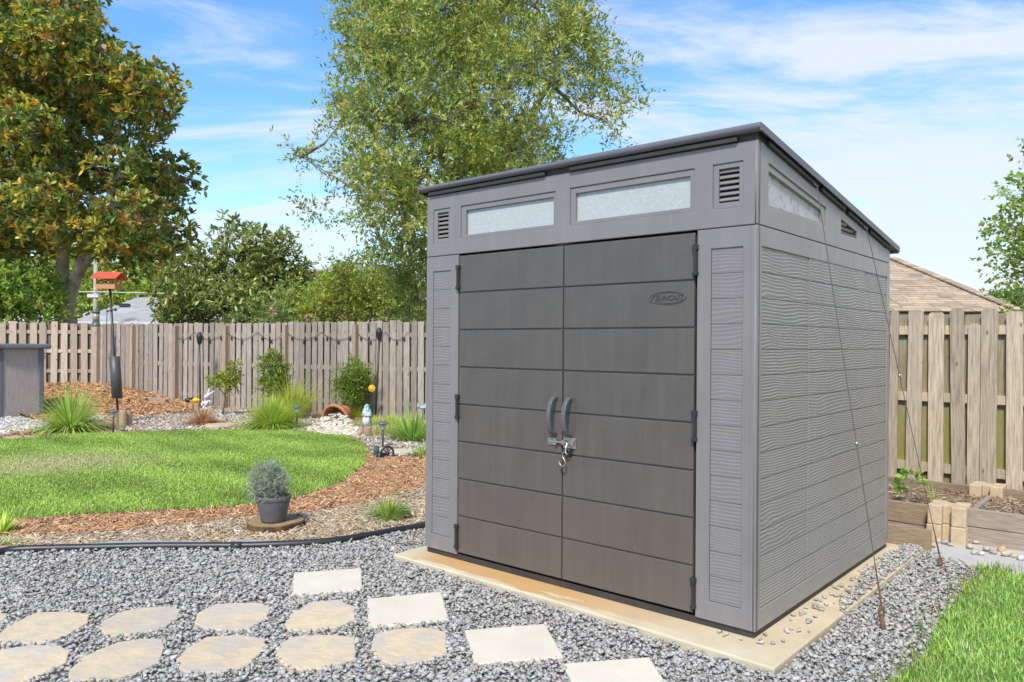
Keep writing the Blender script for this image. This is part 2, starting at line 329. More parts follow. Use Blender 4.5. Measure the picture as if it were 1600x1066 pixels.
def zone(name, poly, m, dz, step=.16, rough=0.0, kind='structure'):
    p = [(a[0], a[1]) for a in poly]; pa = np.asarray(p); lo, hi = pa.min(0), pa.max(0)
    gx, gy = np.meshgrid(np.arange(lo[0], hi[0], step), np.arange(lo[1], hi[1], step)); gx = gx.ravel(); gy = gy.ravel()
    k = inside(pa, gx, gy); pts = [Vector(a) for a in p]+[Vector((a, b)) for a, b in zip(gx[k]+rng.uniform(-.2, .2, k.sum())*step, gy[k]+rng.uniform(-.2, .2, k.sum())*step)]
    n = len(p); vs, es, fs, *_ = delaunay_2d_cdt(pts, [(i, (i+1) % n) for i in range(n)], [], 1, 1e-5)
    V = np.array([(v.x, v.y) for v in vs]); Z = tz(V[:, 0], V[:, 1])+dz
    if rough: Z[n:] += rng.uniform(0, rough, len(Z))[n:]
    T = np.array([f if len(f) == 3 else f[:3] for f in fs])
    a, b, c = V[T[:, 0]], V[T[:, 1]], V[T[:, 2]]; cr_ = (b[:, 0]-a[:, 0])*(c[:, 1]-a[:, 1])-(b[:, 1]-a[:, 1])*(c[:, 0]-a[:, 0])
    T[cr_ < 0] = T[cr_ < 0][:, ::-1]
    return tag(link(name, np_mesh(name, np.c_[V, Z], T, m, sm=True)), kind=kind)
def P(lst, dz=0.0): return [G(x, y, dz) for x, y in lst]
def curve(lst, n=8):                                       # Catmull-Rom through the points
    p = [lst[0]]+list(lst)+[lst[-1]]; out = []
    for i in range(1, len(p)-2):
        for k in range(n):
            t = k/n; out.append(tuple(.5*(2*b+(c-a)*t+(2*a-5*b+4*c-d)*t*t+(3*b-a-3*c+d)*t**3) for a, b, c, d in zip(p[i-1], p[i], p[i+1], p[i+2])))
    return out+[tuple(lst[-1])]
hose_px = [(-60, 874), (-15, 866), (15, 860), (60, 857.5), (130, 856), (250, 853.5), (372, 853), (450, 850.5), (520, 845.5), (580, 836), (630, 827), (668, 820), (705, 812)]
lawn_px = curve([(-160, 690), (0, 691), (100, 683), (200, 679), (300, 676), (400, 675.5), (470, 677), (530, 683), (563, 694), (574, 712), (568, 730), (545, 750), (510, 768), (455, 784), (400, 793), (300, 801), (200, 806), (100, 812), (20, 818), (-160, 824)], 5)
lawn_poly = P(lawn_px)
M_soil = mat('soil and old mulch', (.22, .15, .09), (.33, .24, .15), rough=.95, scale=14, bump=.6)
M_tansoil = mat('tan mulch bed', (.38, .28, .17), (.27, .19, .11), rough=.95, scale=18, bump=.8)
M_redsoil = mat('red mulch bed', (.25, .115, .045), (.16, .07, .03), rough=.95, scale=18, bump=.8)
M_greybed = mat('grey pebble bed', (.36, .31, .25), (.24, .20, .16), rough=.95, scale=24, bump=.8)
M_gravelbed = mat('gravel base', (.22, .21, .19), (.30, .285, .26), rough=.95, scale=30, bump=.5)
M_lawnsoil = mat('lawn thatch', (.10, .17, .03), (.15, .20, .05), rough=.95, scale=7, bump=.5)
# the garden bed goes from the hose to the fence
FC = Vector((-10.0, 18.5, 0)); FE = Vector((-1.63, 14.4, 0)); FD = (FE-FC).normalized()
bed = [G(x, y) for x, y in hose_px]+[loc2w(0.2, 1.0), loc2w(0.2, 2.6), FE+FD*3.2, FE, FC, Vector((-13.5, 18.1, 0)), Vector((-13.5, 6.0, 0))]
zone('garden_bed', bed, M_soil, .0, .3)
front_bed = P(curve([(-60, 845), (100, 840), (200, 834), (300, 822), (400, 812), (480, 806), (560, 792), (640, 770), (690, 757)], 4)) + [G(x, y) for x, y in hose_px[::-1]]
zone('tan_mulch_bed', front_bed, M_tansoil, .006, .12, .012)
red_band = P(curve([(-60, 826), (20, 819), (100, 813), (200, 807), (300, 802), (400, 794), (455, 785), (510, 769), (545, 751), (569, 730), (575, 712), (590, 717), (640, 718), (700, 716)], 4))+P([(700, 757), (640, 771), (560, 792), (480, 806), (400, 812), (300, 822), (200, 834), (100, 840), (-60, 845)])
zone('red_mulch_bed', red_band, M_redsoil, .012, .12, .02)
mound = P([(60, 596)])+[FC+Vector((-3.2, -.5, 0)), FC+Vector((-.1, -.2, 0)), FC+FD*1.5+Vector((0, -.15, 0)), FC+FD*3.6+Vector((0, -.15, 0))]+P([(305, 636), (300, 645), (250, 648), (205, 655), (172, 652), (150, 640), (110, 634), (74, 630)])
zone('orange_mulch_mound', mound[1:], M_redsoil, .012, .15, .03)
pebble_bed = P(curve([(175, 668), (205, 657), (250, 650), (300, 647), (330, 642), (400, 645), (470, 655), (520, 660), (560, 668), (600, 676), (670, 684), (690, 700), (690, 716), (640, 716), (590, 714), (575, 700), (563, 690), (530, 681), (470, 675.5), (400, 674), (300, 674), (230, 676), (180, 678)], 3))
zone('pebble_bed', pebble_bed, M_greybed, .018, .14, .012)
white_patch = P([(-120, 690), (-120, 640), (0, 645), (75, 632), (120, 637), (168, 648), (160, 660), (100, 668), (60, 676), (0, 682)])
zone('white_pebble_patch', white_patch, M_greybed, .014, .14, .012)
zone('lawn', lawn_poly, M_lawnsoil, .024, .14, .008)
right_lawn = P(curve([(1385, 1082), (1408, 1062), (1445, 1030), (1458, 990), (1484, 955), (1508, 925), (1532, 903), (1560, 897), (1600, 903), (1680, 915)], 3))+[Vector((5.5, 4.7, 0)), Vector((5.5, -1, 0)), Vector((1.5, 1.0, 0))]
zone('side_lawn', right_lawn, M_lawnsoil, .008, .14, .01)
slab_loc = [(-.11, -.185), (1.2, -.20), (W+.193, -.25), (W+.198, 1.1), (W+.193, D+.13), (-.11, D+.13)]
gravel = [G(x, y) for x, y in hose_px]+[loc2w(.3, D+.2), loc2w(W+.35, D+.2)]+P([(1428, 866), (1452, 868), (1490, 880), (1530, 900), (1508, 925), (1484, 955), (1458, 990), (1445, 1030), (1408, 1062), (1385, 1082)])+[Vector((1.5, 1.6, 0)), Vector((-3.5, 1.6, 0)), Vector((-6.0, 4.5, 0))]
zone('gravel_bed', gravel, M_gravelbed, .004, .2)
walk = P([(1428, 862), (1447, 852), (1511, 842), (1600, 856), (1760, 870), (1760, 915), (1600, 899), (1530, 896), (1490, 878), (1450, 869)])
wk = MB().prism([(p.x, p.y) for p in walk], -.03, .014).build('concrete_path', M_walk, bev=.004); tag(wk, kind='structure')
# the slab the shed stands on, with an orange rust stain along the door
M_slab = mat('stained cream concrete', (.60, .51, .345), (.53, .445, .295), rough=.85, scale=5, bump=.2, bscale=60, col3=(.63, .55, .39), scale3=3)
t_ = M_slab.node_tree; n_ = t_.nodes.new; l_ = t_.links.new; b_ = t_.nodes['Principled BSDF']; c_ = b_.inputs['Base Color'].links[0].from_socket
co_ = n_('ShaderNodeTexCoord'); se_ = n_('ShaderNodeSeparateXYZ'); l_(co_.outputs['Object'], se_.inputs[0])
nz_ = n_('ShaderNodeTexNoise'); nz_.inputs['Scale'].default_value = 3.4; nz_.inputs['Detail'].default_value = 8; mpx_ = n_('ShaderNodeMapping'); mpx_.inputs['Scale'].default_value = (.8, 3.2, 1); l_(co_.outputs['Object'], mpx_.inputs[0]); l_(mpx_.outputs[0], nz_.inputs['Vector'])
def mr_(src, a, b, c, d):
    r = n_('ShaderNodeMapRange'); r.inputs[1].default_value = a; r.inputs[2].default_value = b; r.inputs[3].default_value = c; r.inputs[4].default_value = d; l_(src, r.inputs[0]); return r.outputs[0]
def mm_(a, b, op='MULTIPLY'):
    r = n_('ShaderNodeMath'); r.operation = op
    for i, v in enumerate((a, b)):
        if isinstance(v, float): r.inputs[i].default_value = v
        else: l_(v, r.inputs[i])
    return r.outputs[0]
fy_ = mr_(mm_(se_.outputs[1], mm_(nz_.outputs[0], .30), 'ADD'), -.005, .02, 0, 1)
fx_ = mm_(mr_(se_.outputs[0], -.1, .2, 0, 1), mr_(se_.outputs[0], 1.2, 2.1, 1, .12))
k_ = n_('ShaderNodeMix'); k_.data_type = 'RGBA'; l_(mm_(mm_(fy_, fx_), .8), k_.inputs[0]); l_(c_, k_.inputs[6]); k_.inputs[7].default_value = (.52, .27, .07, 1); l_(k_.outputs[2], b_.inputs['Base Color'])
slab = MB().prism(slab_loc, -.06, SLAB).build('concrete_slab', M_slab, loc=B0, rot=(0, 0, -TH), bev=.008); tag(slab, kind='structure')

# ------------------------------------------------------------------ the shed
shed = empty('garden_shed', B0+Vector((0, 0, SLAB)), -TH, 'grey resin garden shed with sloping roof, dark double doors and high windows', 'shed')
def rect(x0, x1, z0, z1): return [(x0, z0), (x1, z0), (x1, z1), (x0, z1)]
zr = lambda y: HT+(HB-HT)*y/D
SB = .035                                                  # walls start above a dark base rail
MB().box(.012, W-.012, .012, D-.012, 0, SB).build('base_rail', M_seal, shed)
# front fascia with two windows and two vents
w1, w2, v1, v2 = (.316, 1.088, 2.075, 2.286), (1.191, 1.970, 2.075, 2.290), (.060, .220, 2.065, 2.288), (2.070, 2.228, 2.070, 2.291)
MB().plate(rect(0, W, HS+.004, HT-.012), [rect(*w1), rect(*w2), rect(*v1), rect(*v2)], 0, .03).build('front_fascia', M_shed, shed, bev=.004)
def window(outer, pane):
    f = MB().plate(rect(*outer), [rect(*pane)], .007, .03).build('window', M_shed, shed, bev=.003)
    MB().box(pane[0]-.01, pane[1]+.01, .024, .029, pane[2]-.01, pane[3]+.01).build('pane', M_frost, f)
window(w1, (.360, 1.070, 2.097, 2.255)); window(w2, (1.228, 1.944, 2.098, 2.256))
def vent(outer, x0, x1, z0, z1):
    f = MB().plate(rect(*outer), [rect(x0, x1, z0, z1)], .006, .03).build('vent', M_shed, shed, bev=.003)
    MB().box(x0-.005, x1+.005, .05, .055, z0-.005, z1+.005).build('vent_backing', M_seal, f)
    n = 6; h = (z1-z0)/n
    me = MB().box(x0+.001, x1-.001, -.003, .003, -.0105, .0105, Matrix.Rotation(R(-38), 4, 'X')).mesh('vent_slat', M_shed)
    for i in range(n): link('vent_slat', me, f, (0, .02, z0+h*(i+.62)))
vent(v1, .095, .199, 2.093, 2.264); vent(v2, 2.100, 2.206, 2.100, 2.266)
# siding board: wavy wood grain moulded in relief, lower edge proud
def board_mesh(wd, h, seed, m, nu=None, nv=36, rel=.0023, tlt=.0016):
    r = random.Random(seed); nu = nu or max(10, int(wd/.035)); ph = [(r.uniform(.6, 1.4)*f_, r.uniform(0, 6.3), a) for f_, a in ((5, .5), (11, .3), (19, .16), (34, .09))]
    NW = r.uniform(6.2, 8.2); X = []
    for j in range(nv+1):
        v = j/nv
        for i in range(nu+1):
            u = wd*i/nu
            wv = sum(a*math.sin(k*u+p+v*2.1*(1+.4*math.sin(p))) for k, p, a in ph)
            s = (v*NW+wv*.85+v*v*.4) % 1.0
            d = (s/.72 if s < .72 else (1-s)/.28)
            d = rel*d*min(1, v/.05, (1-v)/.05)
            X.append((u, -.004-tlt*(1-v)-d, v*h))
    q = nu+1; f = [(j*q+i, j*q+i+1, (j+1)*q+i+1, (j+1)*q+i) for j in range(nv) for i in range(nu)]
    n0 = len(X); X += [(0, .004, 0), (wd, .004, 0), (wd, .004, h), (0, .004, h)]
    f += [tuple(list(range(nu, -1, -1))+[n0, n0+1]), tuple(list(range(nv*q, nv*q+q))+[n0+2, n0+3])]
    f += [tuple([j*q for j in range(nv+1)]+[n0+3, n0]), tuple([j*q+nu for j in range(nv, -1, -1)]+[n0+1, n0+2])]
    return MB().add(X, f).mesh('siding_board', m)
C0, CH, NC = .130, .1248, 14
def front_panel(x0, x1, s0, s1):
    hole = rect(s0, s1, C0, C0+CH*NC)
    f = MB().plate(rect(x0, x1, SB, HS), [hole], 0, .03).build('front_panel', M_shed, shed, bev=.003)
    MB().box(s0-.004, s1+.004, .0125, .02, C0-.004, C0+CH*NC+.004).build('panel_recess', M_shed, f)
    for i in range(NC):
        link('siding_board', board_mesh(s1-s0-.004, CH-.0025, int(x0*99)+i*7, M_shed, nu=8, nv=30, rel=.0015, tlt=.0012), f, (s0+.002, .0115, C0+CH*i+.0025))
front_panel(0, .300, .063, .232); front_panel(1.990, W, 2.064, 2.230)
# right wall: three columns of siding
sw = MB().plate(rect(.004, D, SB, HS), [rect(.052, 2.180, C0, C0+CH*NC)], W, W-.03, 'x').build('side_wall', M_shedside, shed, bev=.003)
MB().box(W-.022, W-.0125, .045, 2.188, C0-.005, C0+CH*NC+.005).build('wall_recess', M_shedside, sw)
for ci, (y0, y1, dxx) in enumerate(((.054, .686, .0), (.689, 1.664, .0035), (1.667, 2.178, .001))):
    for i in range(NC):
        link('siding_board', board_mesh(y1-y0, CH-.0028, 500+ci*50+i, M_shedside), sw, (W-.0115+dxx, y0, C0+CH*i+.0025), (0, 0, math.pi/2))
# left and back walls, plain
MB().box(0, .03, .0305, D-.0305, SB, HS).build('left_wall', M_shedside, shed)
MB().box(0, W-.0305, D-.03, D, SB, HB-.02).build('back_wall', M_shedside, shed)
MB().add([(x, y, z) for x in (0, .03) for y, z in ((.0305, HS+.004), (D-.0305, HS+.004), (D-.0305, zr(D)-.02), (.0305, zr(0)-.02))], [(3, 2, 1, 0), (4, 5, 6, 7), (0, 1, 5, 4), (1, 2, 6, 5), (2, 3, 7, 6), (3, 0, 4, 7)]).build('left_fascia', M_shed, shed)
# side fascia with its wedge window and wedge vent
so = [(.126, 2.070), (.952, 2.077), (.945, 2.185), (.126, 2.291)]; sp2 = [(.142, 2.090), (.898, 2.095), (.885, 2.163), (.142, 2.254)]
sv = [(1.205, 2.070), (1.508, 2.072), (1.502, 2.113), (1.205, 2.155)]
MB().plate([(.004, HS+.004), (D, HS+.004), (D, zr(D)-.012), (.004, zr(0)-.012)], [so, sv], W, W-.03, 'x').build('side_fascia', M_shedside, shed, bev=.003)
sf = MB().plate(so, [sp2], W-.007, W-.03, 'x').build('window', M_shedside, shed, bev=.003)
M_frost2 = mat('mildewed window sheet', (.52, .505, .48), (.42, .41, .39), rough=.4, scale=9, bump=.2, bscale=70, col3=(.27, .27, .26), scale3=34, lo3=.56, hi3=.66)
MB().plate([(.13, 2.08), (.91, 2.085), (.90, 2.175), (.13, 2.266)], [], W-.024, W-.029, 'x').build('pane', M_frost2, sf)
sve = MB().plate([(1.2, 2.062), (1.515, 2.064), (1.51, 2.12), (1.2, 2.165)], [], W-.04, W-.045, 'x').build('vent', M_seal, shed)
for i in range(3):
    z = 2.080+i*.027; ye = 1.506-max(0, (z-2.095))*4.4
    MB().box(-.0025, .0025, 1.207, ye, -.008, .008, Matrix.Translation((W-.012, 0, z))@Matrix.Rotation(R(38), 4, 'Y')).build('vent_slat', M_shedside, sve)
# rounded corner trim where front meets side, and front groove ridges
MB().tube([(W-.0115, .0115, SB), (W-.0115, .0115, HS)], .0122, 12).build('corner_trim', M_shed, shed, sm=True)
MB().tube([(W-.0115, .0115, HS+.004), (W-.0115, .0115, HT-.01)], .0122, 12).build('corner_trim', M_shed, shed, sm=True)
MB().box(W-.036, W-.030, -.003, .003, SB, HS).build('corner_ridge', M_shed, shed, bev=.002)
# roof: two moulded halves meeting at a lapped seam, a dark seal under the eaves
def roof_half(x0, x1, rise):
    OV = .068; t = .056; b = MB(); yA, yB = -.028, D+.13
    zA, zB = zr(yA)+.020, zr(yB)+.010
    prof = [(yA, zA-.004), (yA-.012, zA+.010), (yA-.012, zA+.022+rise), (yA+.006, zA+.034+rise), (yB, zB+.036+rise), (yB+.012, zB+.03), (yB+.012, zB-.006), (yB-.02, zB-.006), (yB-.02, zB+.012), (yA+.03, zA+.012), (yA+.03, zA-.004)]
    n = len(prof); vs = [(x, y, z) for x in (x0, x1) for y, z in prof]
    fs = [tuple(range(n)), tuple(range(2*n-1, n-1, -1))]+[(i, n+i, n+(i+1) % n, (i+1) % n) for i in range(n)]
    return b.add(vs, fs).build('roof_panel', M_roof, shed, bev=.006)
roof_half(-.046, 1.118, 0.0); roof_half(1.108, W+.024, .005)
for x0, x1 in ((.03, 1.02), (1.20, W-.10)): MB().box(x0, x1, -.020, -.002, HT-.010, HT+.013).build('roof_seal', M_seal, shed, bev=.003)
MB().box(.002, W-.002, .002, .05, HT-.011, HT+.03).build('roof_seal', M_seal, shed)
def sloped(y0, y1, x0, x1, lo_, hi_, nm, m):
    return MB().add([(x, y, zr(y)+dz) for dz in (lo_, hi_) for x, y in ((x0, y0), (x1, y0), (x1, y1), (x0, y1))], [(3, 2, 1, 0), (4, 5, 6, 7), (0, 1, 5, 4), (1, 2, 6, 5), (2, 3, 7, 6), (3, 0, 4, 7)]).build(nm, m, shed, bev=.002)
sloped(.051, D-.002, W-.05, W-.002, -.011, .029, 'roof_seal', M_seal)
for y0, y1 in ((.10, .78), (.84, 1.24), (1.30, 1.68), (1.74, 2.16)): sloped(y0, y1, W-.001, W+.016, -.012, .010, 'roof_seal', M_seal)
# side lip of the roof
sloped(-.038, D+.13, W+.0242, W+.031, .012, .050, 'roof_lip', M_roof); sloped(-.038, D+.13, -.053, -.0462, .008, .046, 'roof_lip', M_roof)
# doors
DZ0, DZ1 = .048, 1.968
def door(x0, x1, right):
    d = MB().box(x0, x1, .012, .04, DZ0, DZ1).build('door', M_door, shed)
    h = (DZ1-DZ0)/8
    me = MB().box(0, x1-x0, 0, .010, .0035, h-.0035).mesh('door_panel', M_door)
    for i in range(8):
        o = link('door_panel', me, d, (x0, .0025, DZ0+h*i)); b = o.modifiers.new('bevel', 'BEVEL'); b.width = .0045; b.segments = 2
    hx = x1+.010 if right else x0-.004
    hm = MB()
    hm.box(-.011, .011, -.012, .010, -.074, .074); hm.tube([(0, -.014, -.070), (0, -.014, .070)], .0085, 10); hm.box(-.014, .014, -.020, .010, .050, .078); hm.box(-.014, .014, -.020, .010, -.078, -.058)
    hme = hm.mesh('hinge', M_black)
    for z in (.155, .993, 1.827):
        o = link('hinge', hme, d, (hx, 0, z)); b = o.modifiers.new('bevel', 'BEVEL'); b.width = .0025
    hx0 = (x0+.055) if right else (x1-.043)
    pts = [(hx0, .002, .885), (hx0, -.020, .887), (hx0, -.052, .915), (hx0, -.066, .985), (hx0, -.052, 1.058), (hx0, -.020, 1.088), (hx0, .002, 1.090)]
    g = MB(); pc = curve(pts, 5); n = len(pc); vs = []
    for i, p in enumerate(pc):
        t = Vector(pc[min(i+1, n-1)])-Vector(pc[max(i-1, 0)]); t.normalize(); nn = Vector((1, 0, 0)).cross(t).normalized()
        for sx, sn in ((-1, -1), (1, -1), (1, 1), (-1, 1)): vs.append(Vector(p)+Vector((sx*.0135, 0, 0))+nn*sn*.0075)
    g.add(vs, [(i*4+j, i*4+(j+1) % 4, (i+1)*4+(j+1) % 4, (i+1)*4+j) for i in range(n-1) for j in range(4)]+[(3, 2, 1, 0), tuple(4*(n-1)+j for j in range(4))])
    g.build('handle', M_handle, d, bev=.004)
    return d
M_letter = mat('dark moulded lettering', (.060, .059, .060), (.05, .05, .05), rough=.45)
M_handle = mat('slate grey handle', (.115, .118, .13), (.10, .10, .11), rough=.38, scale=30)
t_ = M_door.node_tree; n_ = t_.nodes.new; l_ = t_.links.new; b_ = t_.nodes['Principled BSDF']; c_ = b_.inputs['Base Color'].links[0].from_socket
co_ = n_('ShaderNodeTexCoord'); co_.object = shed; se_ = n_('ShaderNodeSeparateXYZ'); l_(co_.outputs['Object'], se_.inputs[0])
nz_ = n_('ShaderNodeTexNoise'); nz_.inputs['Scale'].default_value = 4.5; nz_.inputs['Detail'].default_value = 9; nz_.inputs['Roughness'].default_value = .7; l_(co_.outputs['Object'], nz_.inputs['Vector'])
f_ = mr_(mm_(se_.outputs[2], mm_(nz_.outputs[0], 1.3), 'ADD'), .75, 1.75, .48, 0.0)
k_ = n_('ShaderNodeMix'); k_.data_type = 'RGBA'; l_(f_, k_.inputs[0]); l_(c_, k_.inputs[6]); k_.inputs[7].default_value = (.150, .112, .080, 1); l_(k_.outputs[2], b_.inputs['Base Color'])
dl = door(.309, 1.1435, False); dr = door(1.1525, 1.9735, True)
# embossed oval emblem with the maker's lettering on the right door
em = MB(); cxm, czm = 1.822, 1.643
for a, b_r, rr, y in ((.106, .033, .0018, .0008), (.092, .027, .0014, .0012)):
    em.tube([(cxm+(.010 if a < .1 else 0)+a*math.cos(q), y, czm+b_r*math.sin(q)) for q in np.linspace(0, 2*math.pi, 41)], rr, 6, cap=False)
em.tube([(cxm-.100+.02*t, .0005, czm-.020+.045*t-.012*t*t) for t in np.linspace(0, 1.2, 8)], .0022, 6)
emb = em.build('emblem', M_door, dr, sm=True)
fc = bpy.data.curves.new('lettering', 'FONT'); fc.body = 'SUNCAST'; fc.size = .037; fc.align_x = 'CENTER'; fc.align_y = 'CENTER'; fc.extrude = .0012; fc.shear = .22; fc.bevel_depth = .0004; fc.space_character = 1.06
fo = bpy.data.objects.new('lettering', fc); C.objects.link(fo); bpy.context.view_layer.update()
fme = bpy.data.meshes.new_from_object(fo.evaluated_get(bpy.context.evaluated_depsgraph_get())); bpy.data.objects.remove(fo)
fme.materials.clear(); fme.materials.append(M_letter if 'M_letter' in globals() else M_door)
lo_ = link('lettering', fme, dr, (cxm+.010, .0008, czm-.001), (math.pi/2, 0, 0)); lo_.scale = (.95, 1.0, 1)
# sliding bolt across the doors
lt = MB(); lt.box(1.048, 1.108, -.004, .002, .815, .858); lt.box(1.160, 1.246, -.004, .002, .806, .868)
lt.tube([(1.062, -.013, .838), (1.242, -.013, .838)], .0065, 10)
for x in (1.112, 1.168, 1.232): lt.box(x-.009, x+.009, -.021, -.001, .824, .852)
lt.tube([(1.195, -.013, .838), (1.197, -.03, .812), (1.199, -.032, .792)], .0055, 8)
lt.build('door_bolt', M_steel, shed, bev=.0015)
hs_ = MB().box(1.176, 1.222, -.012, .001, .770, .806).tube([(1.196+.018*math.cos(q), -.018, .782+.022*math.sin(q)) for q in np.linspace(0, 2*math.pi, 17)], .0045, 8, cap=False).build('hasp', M_black, shed, bev=.002)
hook = MB().tube(curve([(1.208, -.030, .772), (1.196, -.032, .788), (1.180, -.033, .780), (1.178, -.034, .762), (1.196, -.036, .738), (1.197, -.036, .718), (1.180, -.036, .706), (1.160, -.035, .717), (1.155, -.035, .732)], 5), .0042, 8).build('s_hook', M_steel, sm=True)
hook.matrix_world = Matrix.Translation(B0+Vector((0, 0, SLAB)))@Matrix.Rotation(-TH, 4, 'Z'); tag(hook, 'shiny steel S hook hanging from the bolt between the shed doors', 'hook')

# ------------------------------------------------------------------ guy wires from the roof edge to stakes in the gravel
def guy(attach, top, foot, label, clamp):
    t = empty('guy_wire', foot, 0, label, 'guy wire', 'guy wires holding the shed down')
    a = attach-foot; b = top-foot
    MB().tube([a+Vector((0, 0, .03))-mu*.03, a, a.lerp(b, .5), b], .0024, 6).build('cable', M_cable, t)
    c = a.lerp(b, clamp); MB().ball(c, .009, .009, .012).box(c.x-.004, c.x+.018, c.y-.006, c.y+.006, c.z-.007, c.z+.007).build('cable_clamp', M_steel, t)
    d = (a-b).normalized(); MB().tube([b-d*.02, b+d*.05, b+d*.14, b+d*.22], [.005, .0055, .0048, .003], 8).build('twisted_end', M_rust, t)
    k = MB(); k.tube([b+Vector((.012*math.cos(q), 0, -.028+.030*math.sin(q))) for q in np.linspace(0, 2*math.pi, 15)], .006, 8, cap=False); k.tube([b+Vector((0, 0, -.055)), Vector((.004, .0, .02)), Vector((0, 0, -.12))], [.012, .013, .008], 8); k.build('ground_stake', M_rust, t, sm=True)
s1 = G(1380, 990); s2 = G(1474, 893)
def on_side(px, py, off):
    d = ray(px, py); o = Vector((0, 0, CAMZ)); t = (loc2w(W+off, 0)-o).dot(mu)/d.dot(mu); return o+d*t
guy(on_side(1276.5, 291, .035), Vector((s1.x-.008, s1.y+.002, .135)), s1, 'nearer guy wire, clamped halfway down to a rusty stake by the grass', .63)
guy(on_side(1354.5, 358, .035), Vector((s2.x-.02, s2.y+.002, .085)), s2, 'farther guy wire crossing in front of the raised bed boards', .44)

# ------------------------------------------------------------------ stepping stones in the gravel
def pav(px, thick, m, name, label, cat, group, jag=0):
    pts = [G(x, y, .027) for x, y in px]; c = sum(pts, Vector())/len(pts)
    pl = [(p.x-c.x, p.y-c.y) for p in pts]
    if jag:
        q0 = []
        for i in range(len(pl)):
            a, b = pl[i], pl[(i+1) % len(pl)]
            for k in range(4): q0.append((a[0]+(b[0]-a[0])*k/4, a[1]+(b[1]-a[1])*k/4))
        pl = [(a*(1+random.gauss(0, .010)), b*(1+random.gauss(0, .010))) for a, b in q0]
    o = MB().prism(pl, -thick, 0, .012).build(name, m, None, (c.x, c.y, .027), bev=.006); tag(o, label, cat, group); return [(p.x, p.y) for p in pts]
holes = []
sq = [([(459, 894.6), (565, 887), (567, 921), (451, 931)], 'square cream paver farthest from the camera, standing alone in the gravel'),
      ([(573, 935), (690, 924), (703, 968), (575, 981)], 'square cream paver just behind the rightmost tan flagstone'),
      ([(725, 984), (852, 974), (882, 1026), (741, 1038)], 'square cream paver in front of the right shed door, wholly in view'),
      ([(878, 1036), (1015, 1026), (1052, 1082), (905, 1094)], 'square cream paver cut off by the bottom edge, nearest the slab corner')]
for px, lb in sq: holes.append(pav(px, .05, M_paver, 'square_paver', lb, 'paver', 'square cream pavers'))
fl = [([(-24, 962), (-8, 957), (12, 958), (10, 966), (0, 972), (-24, 978)], 'tan flagstone of which only a corner shows at the left edge'),
      ([(-12, 996), (26, 970), (57, 956), (109, 955), (141, 958.5), (138, 972), (101, 994), (61, 1005), (0, 1005)], 'leftmost whole tan flagstone of the far row'),
      ([(152, 980), (162, 968), (192, 954), (227, 948), (273, 947), (282, 953), (278, 966), (252, 982), (219, 990), (168, 994)], 'warm tan flagstone second from the left in the far row'),
      ([(302, 972), (308, 957), (337, 943), (376, 941), (411, 942), (423, 951), (416, 968), (389, 982), (363, 986), (319, 981)], 'grey mottled flagstone third in the far row'),
      ([(443, 979), (453, 959), (486, 940), (529, 936), (556, 948), (555, 968), (525, 980), (477, 986), (451, 983)], 'greyish flagstone at the right end of the far row, below the lone paver'),
      ([(-20, 1022), (0, 1014), (48, 1007), (96, 1008), (108, 1018), (105, 1034), (70, 1053), (22, 1070), (-20, 1078)], 'tan flagstone in the bottom left corner, cut by the left edge'),
      ([(106, 1049), (131, 1023), (184, 1003), (219, 997), (254, 997), (259, 1010), (249, 1034), (219, 1049), (166, 1062), (107, 1064)], 'large tan flagstone second from the left in the near row'),
      ([(275, 1029), (291, 1012), (324, 994), (372, 991), (416, 997), (411, 1016), (389, 1038), (350, 1050), (289, 1050), (278, 1042)], 'broad tan flagstone in the middle of the near row'),
      ([(429, 1023), (438, 1003), (464, 993), (507, 991), (556, 994), (556, 1029), (516, 1042), (472, 1048), (442, 1038)], 'flagstone fourth in the near row, left of the rightmost one'),
      ([(578, 1016), (584, 990), (621, 981), (674, 980), (698, 988), (699, 1021), (665, 1033), (612, 1039), (591, 1029)], 'rightmost tan flagstone, between two square cream pavers')]
for px, lb in fl: holes.append(pav(px, .05, M_flag, 'flagstone', lb, 'flagstone', 'tan flagstones of the path', 1))

# gravel: crushed grey stones
stones = [hull(8, 1, .75, .48, .12) for _ in range(14)]
slab_w = [(loc2w(x, y).x, loc2w(x, y).y) for x, y in ((-.115, -.192), (1.2, -.207), (W+.20, -.257), (W+.205, .62), (W+.13, .80), (W+.11, 1.2), (W+.075, 1.45), (W+.06, 1.9), (W+.10, D+.10), (-.10, D+.11))]
rl = [(p.x, p.y) for p in right_lawn]
def shrink(poly, k):
    c = np.mean(poly, 0); return [tuple(c+(np.array(p)-c)*k) for p in poly]
gp = sample(gravel, 105000, [shrink(h, .965) for h in holes]+[slab_w, rl])
gp = gp[(np.abs(gp[:, 0]) < gp[:, 1]*.74+.25) & (gp[:, 1] > 2.6)]
hz = [G(x, y) for x, y in hose_px]
def near_hose(q, dmax):
    k = np.zeros(len(q), bool)
    for a, b in zip(hz[:-1], hz[1:]):
        d = np.array([b.x-a.x, b.y-a.y]); l2 = (d*d).sum(); t = np.clip(((q-[a.x, a.y])@d)/l2, 0, 1); k |= np.hypot(*(q-[a.x, a.y]-t[:, None]*d).T) < dmax
    return k
gp = gp[~near_hose(gp, .030)]
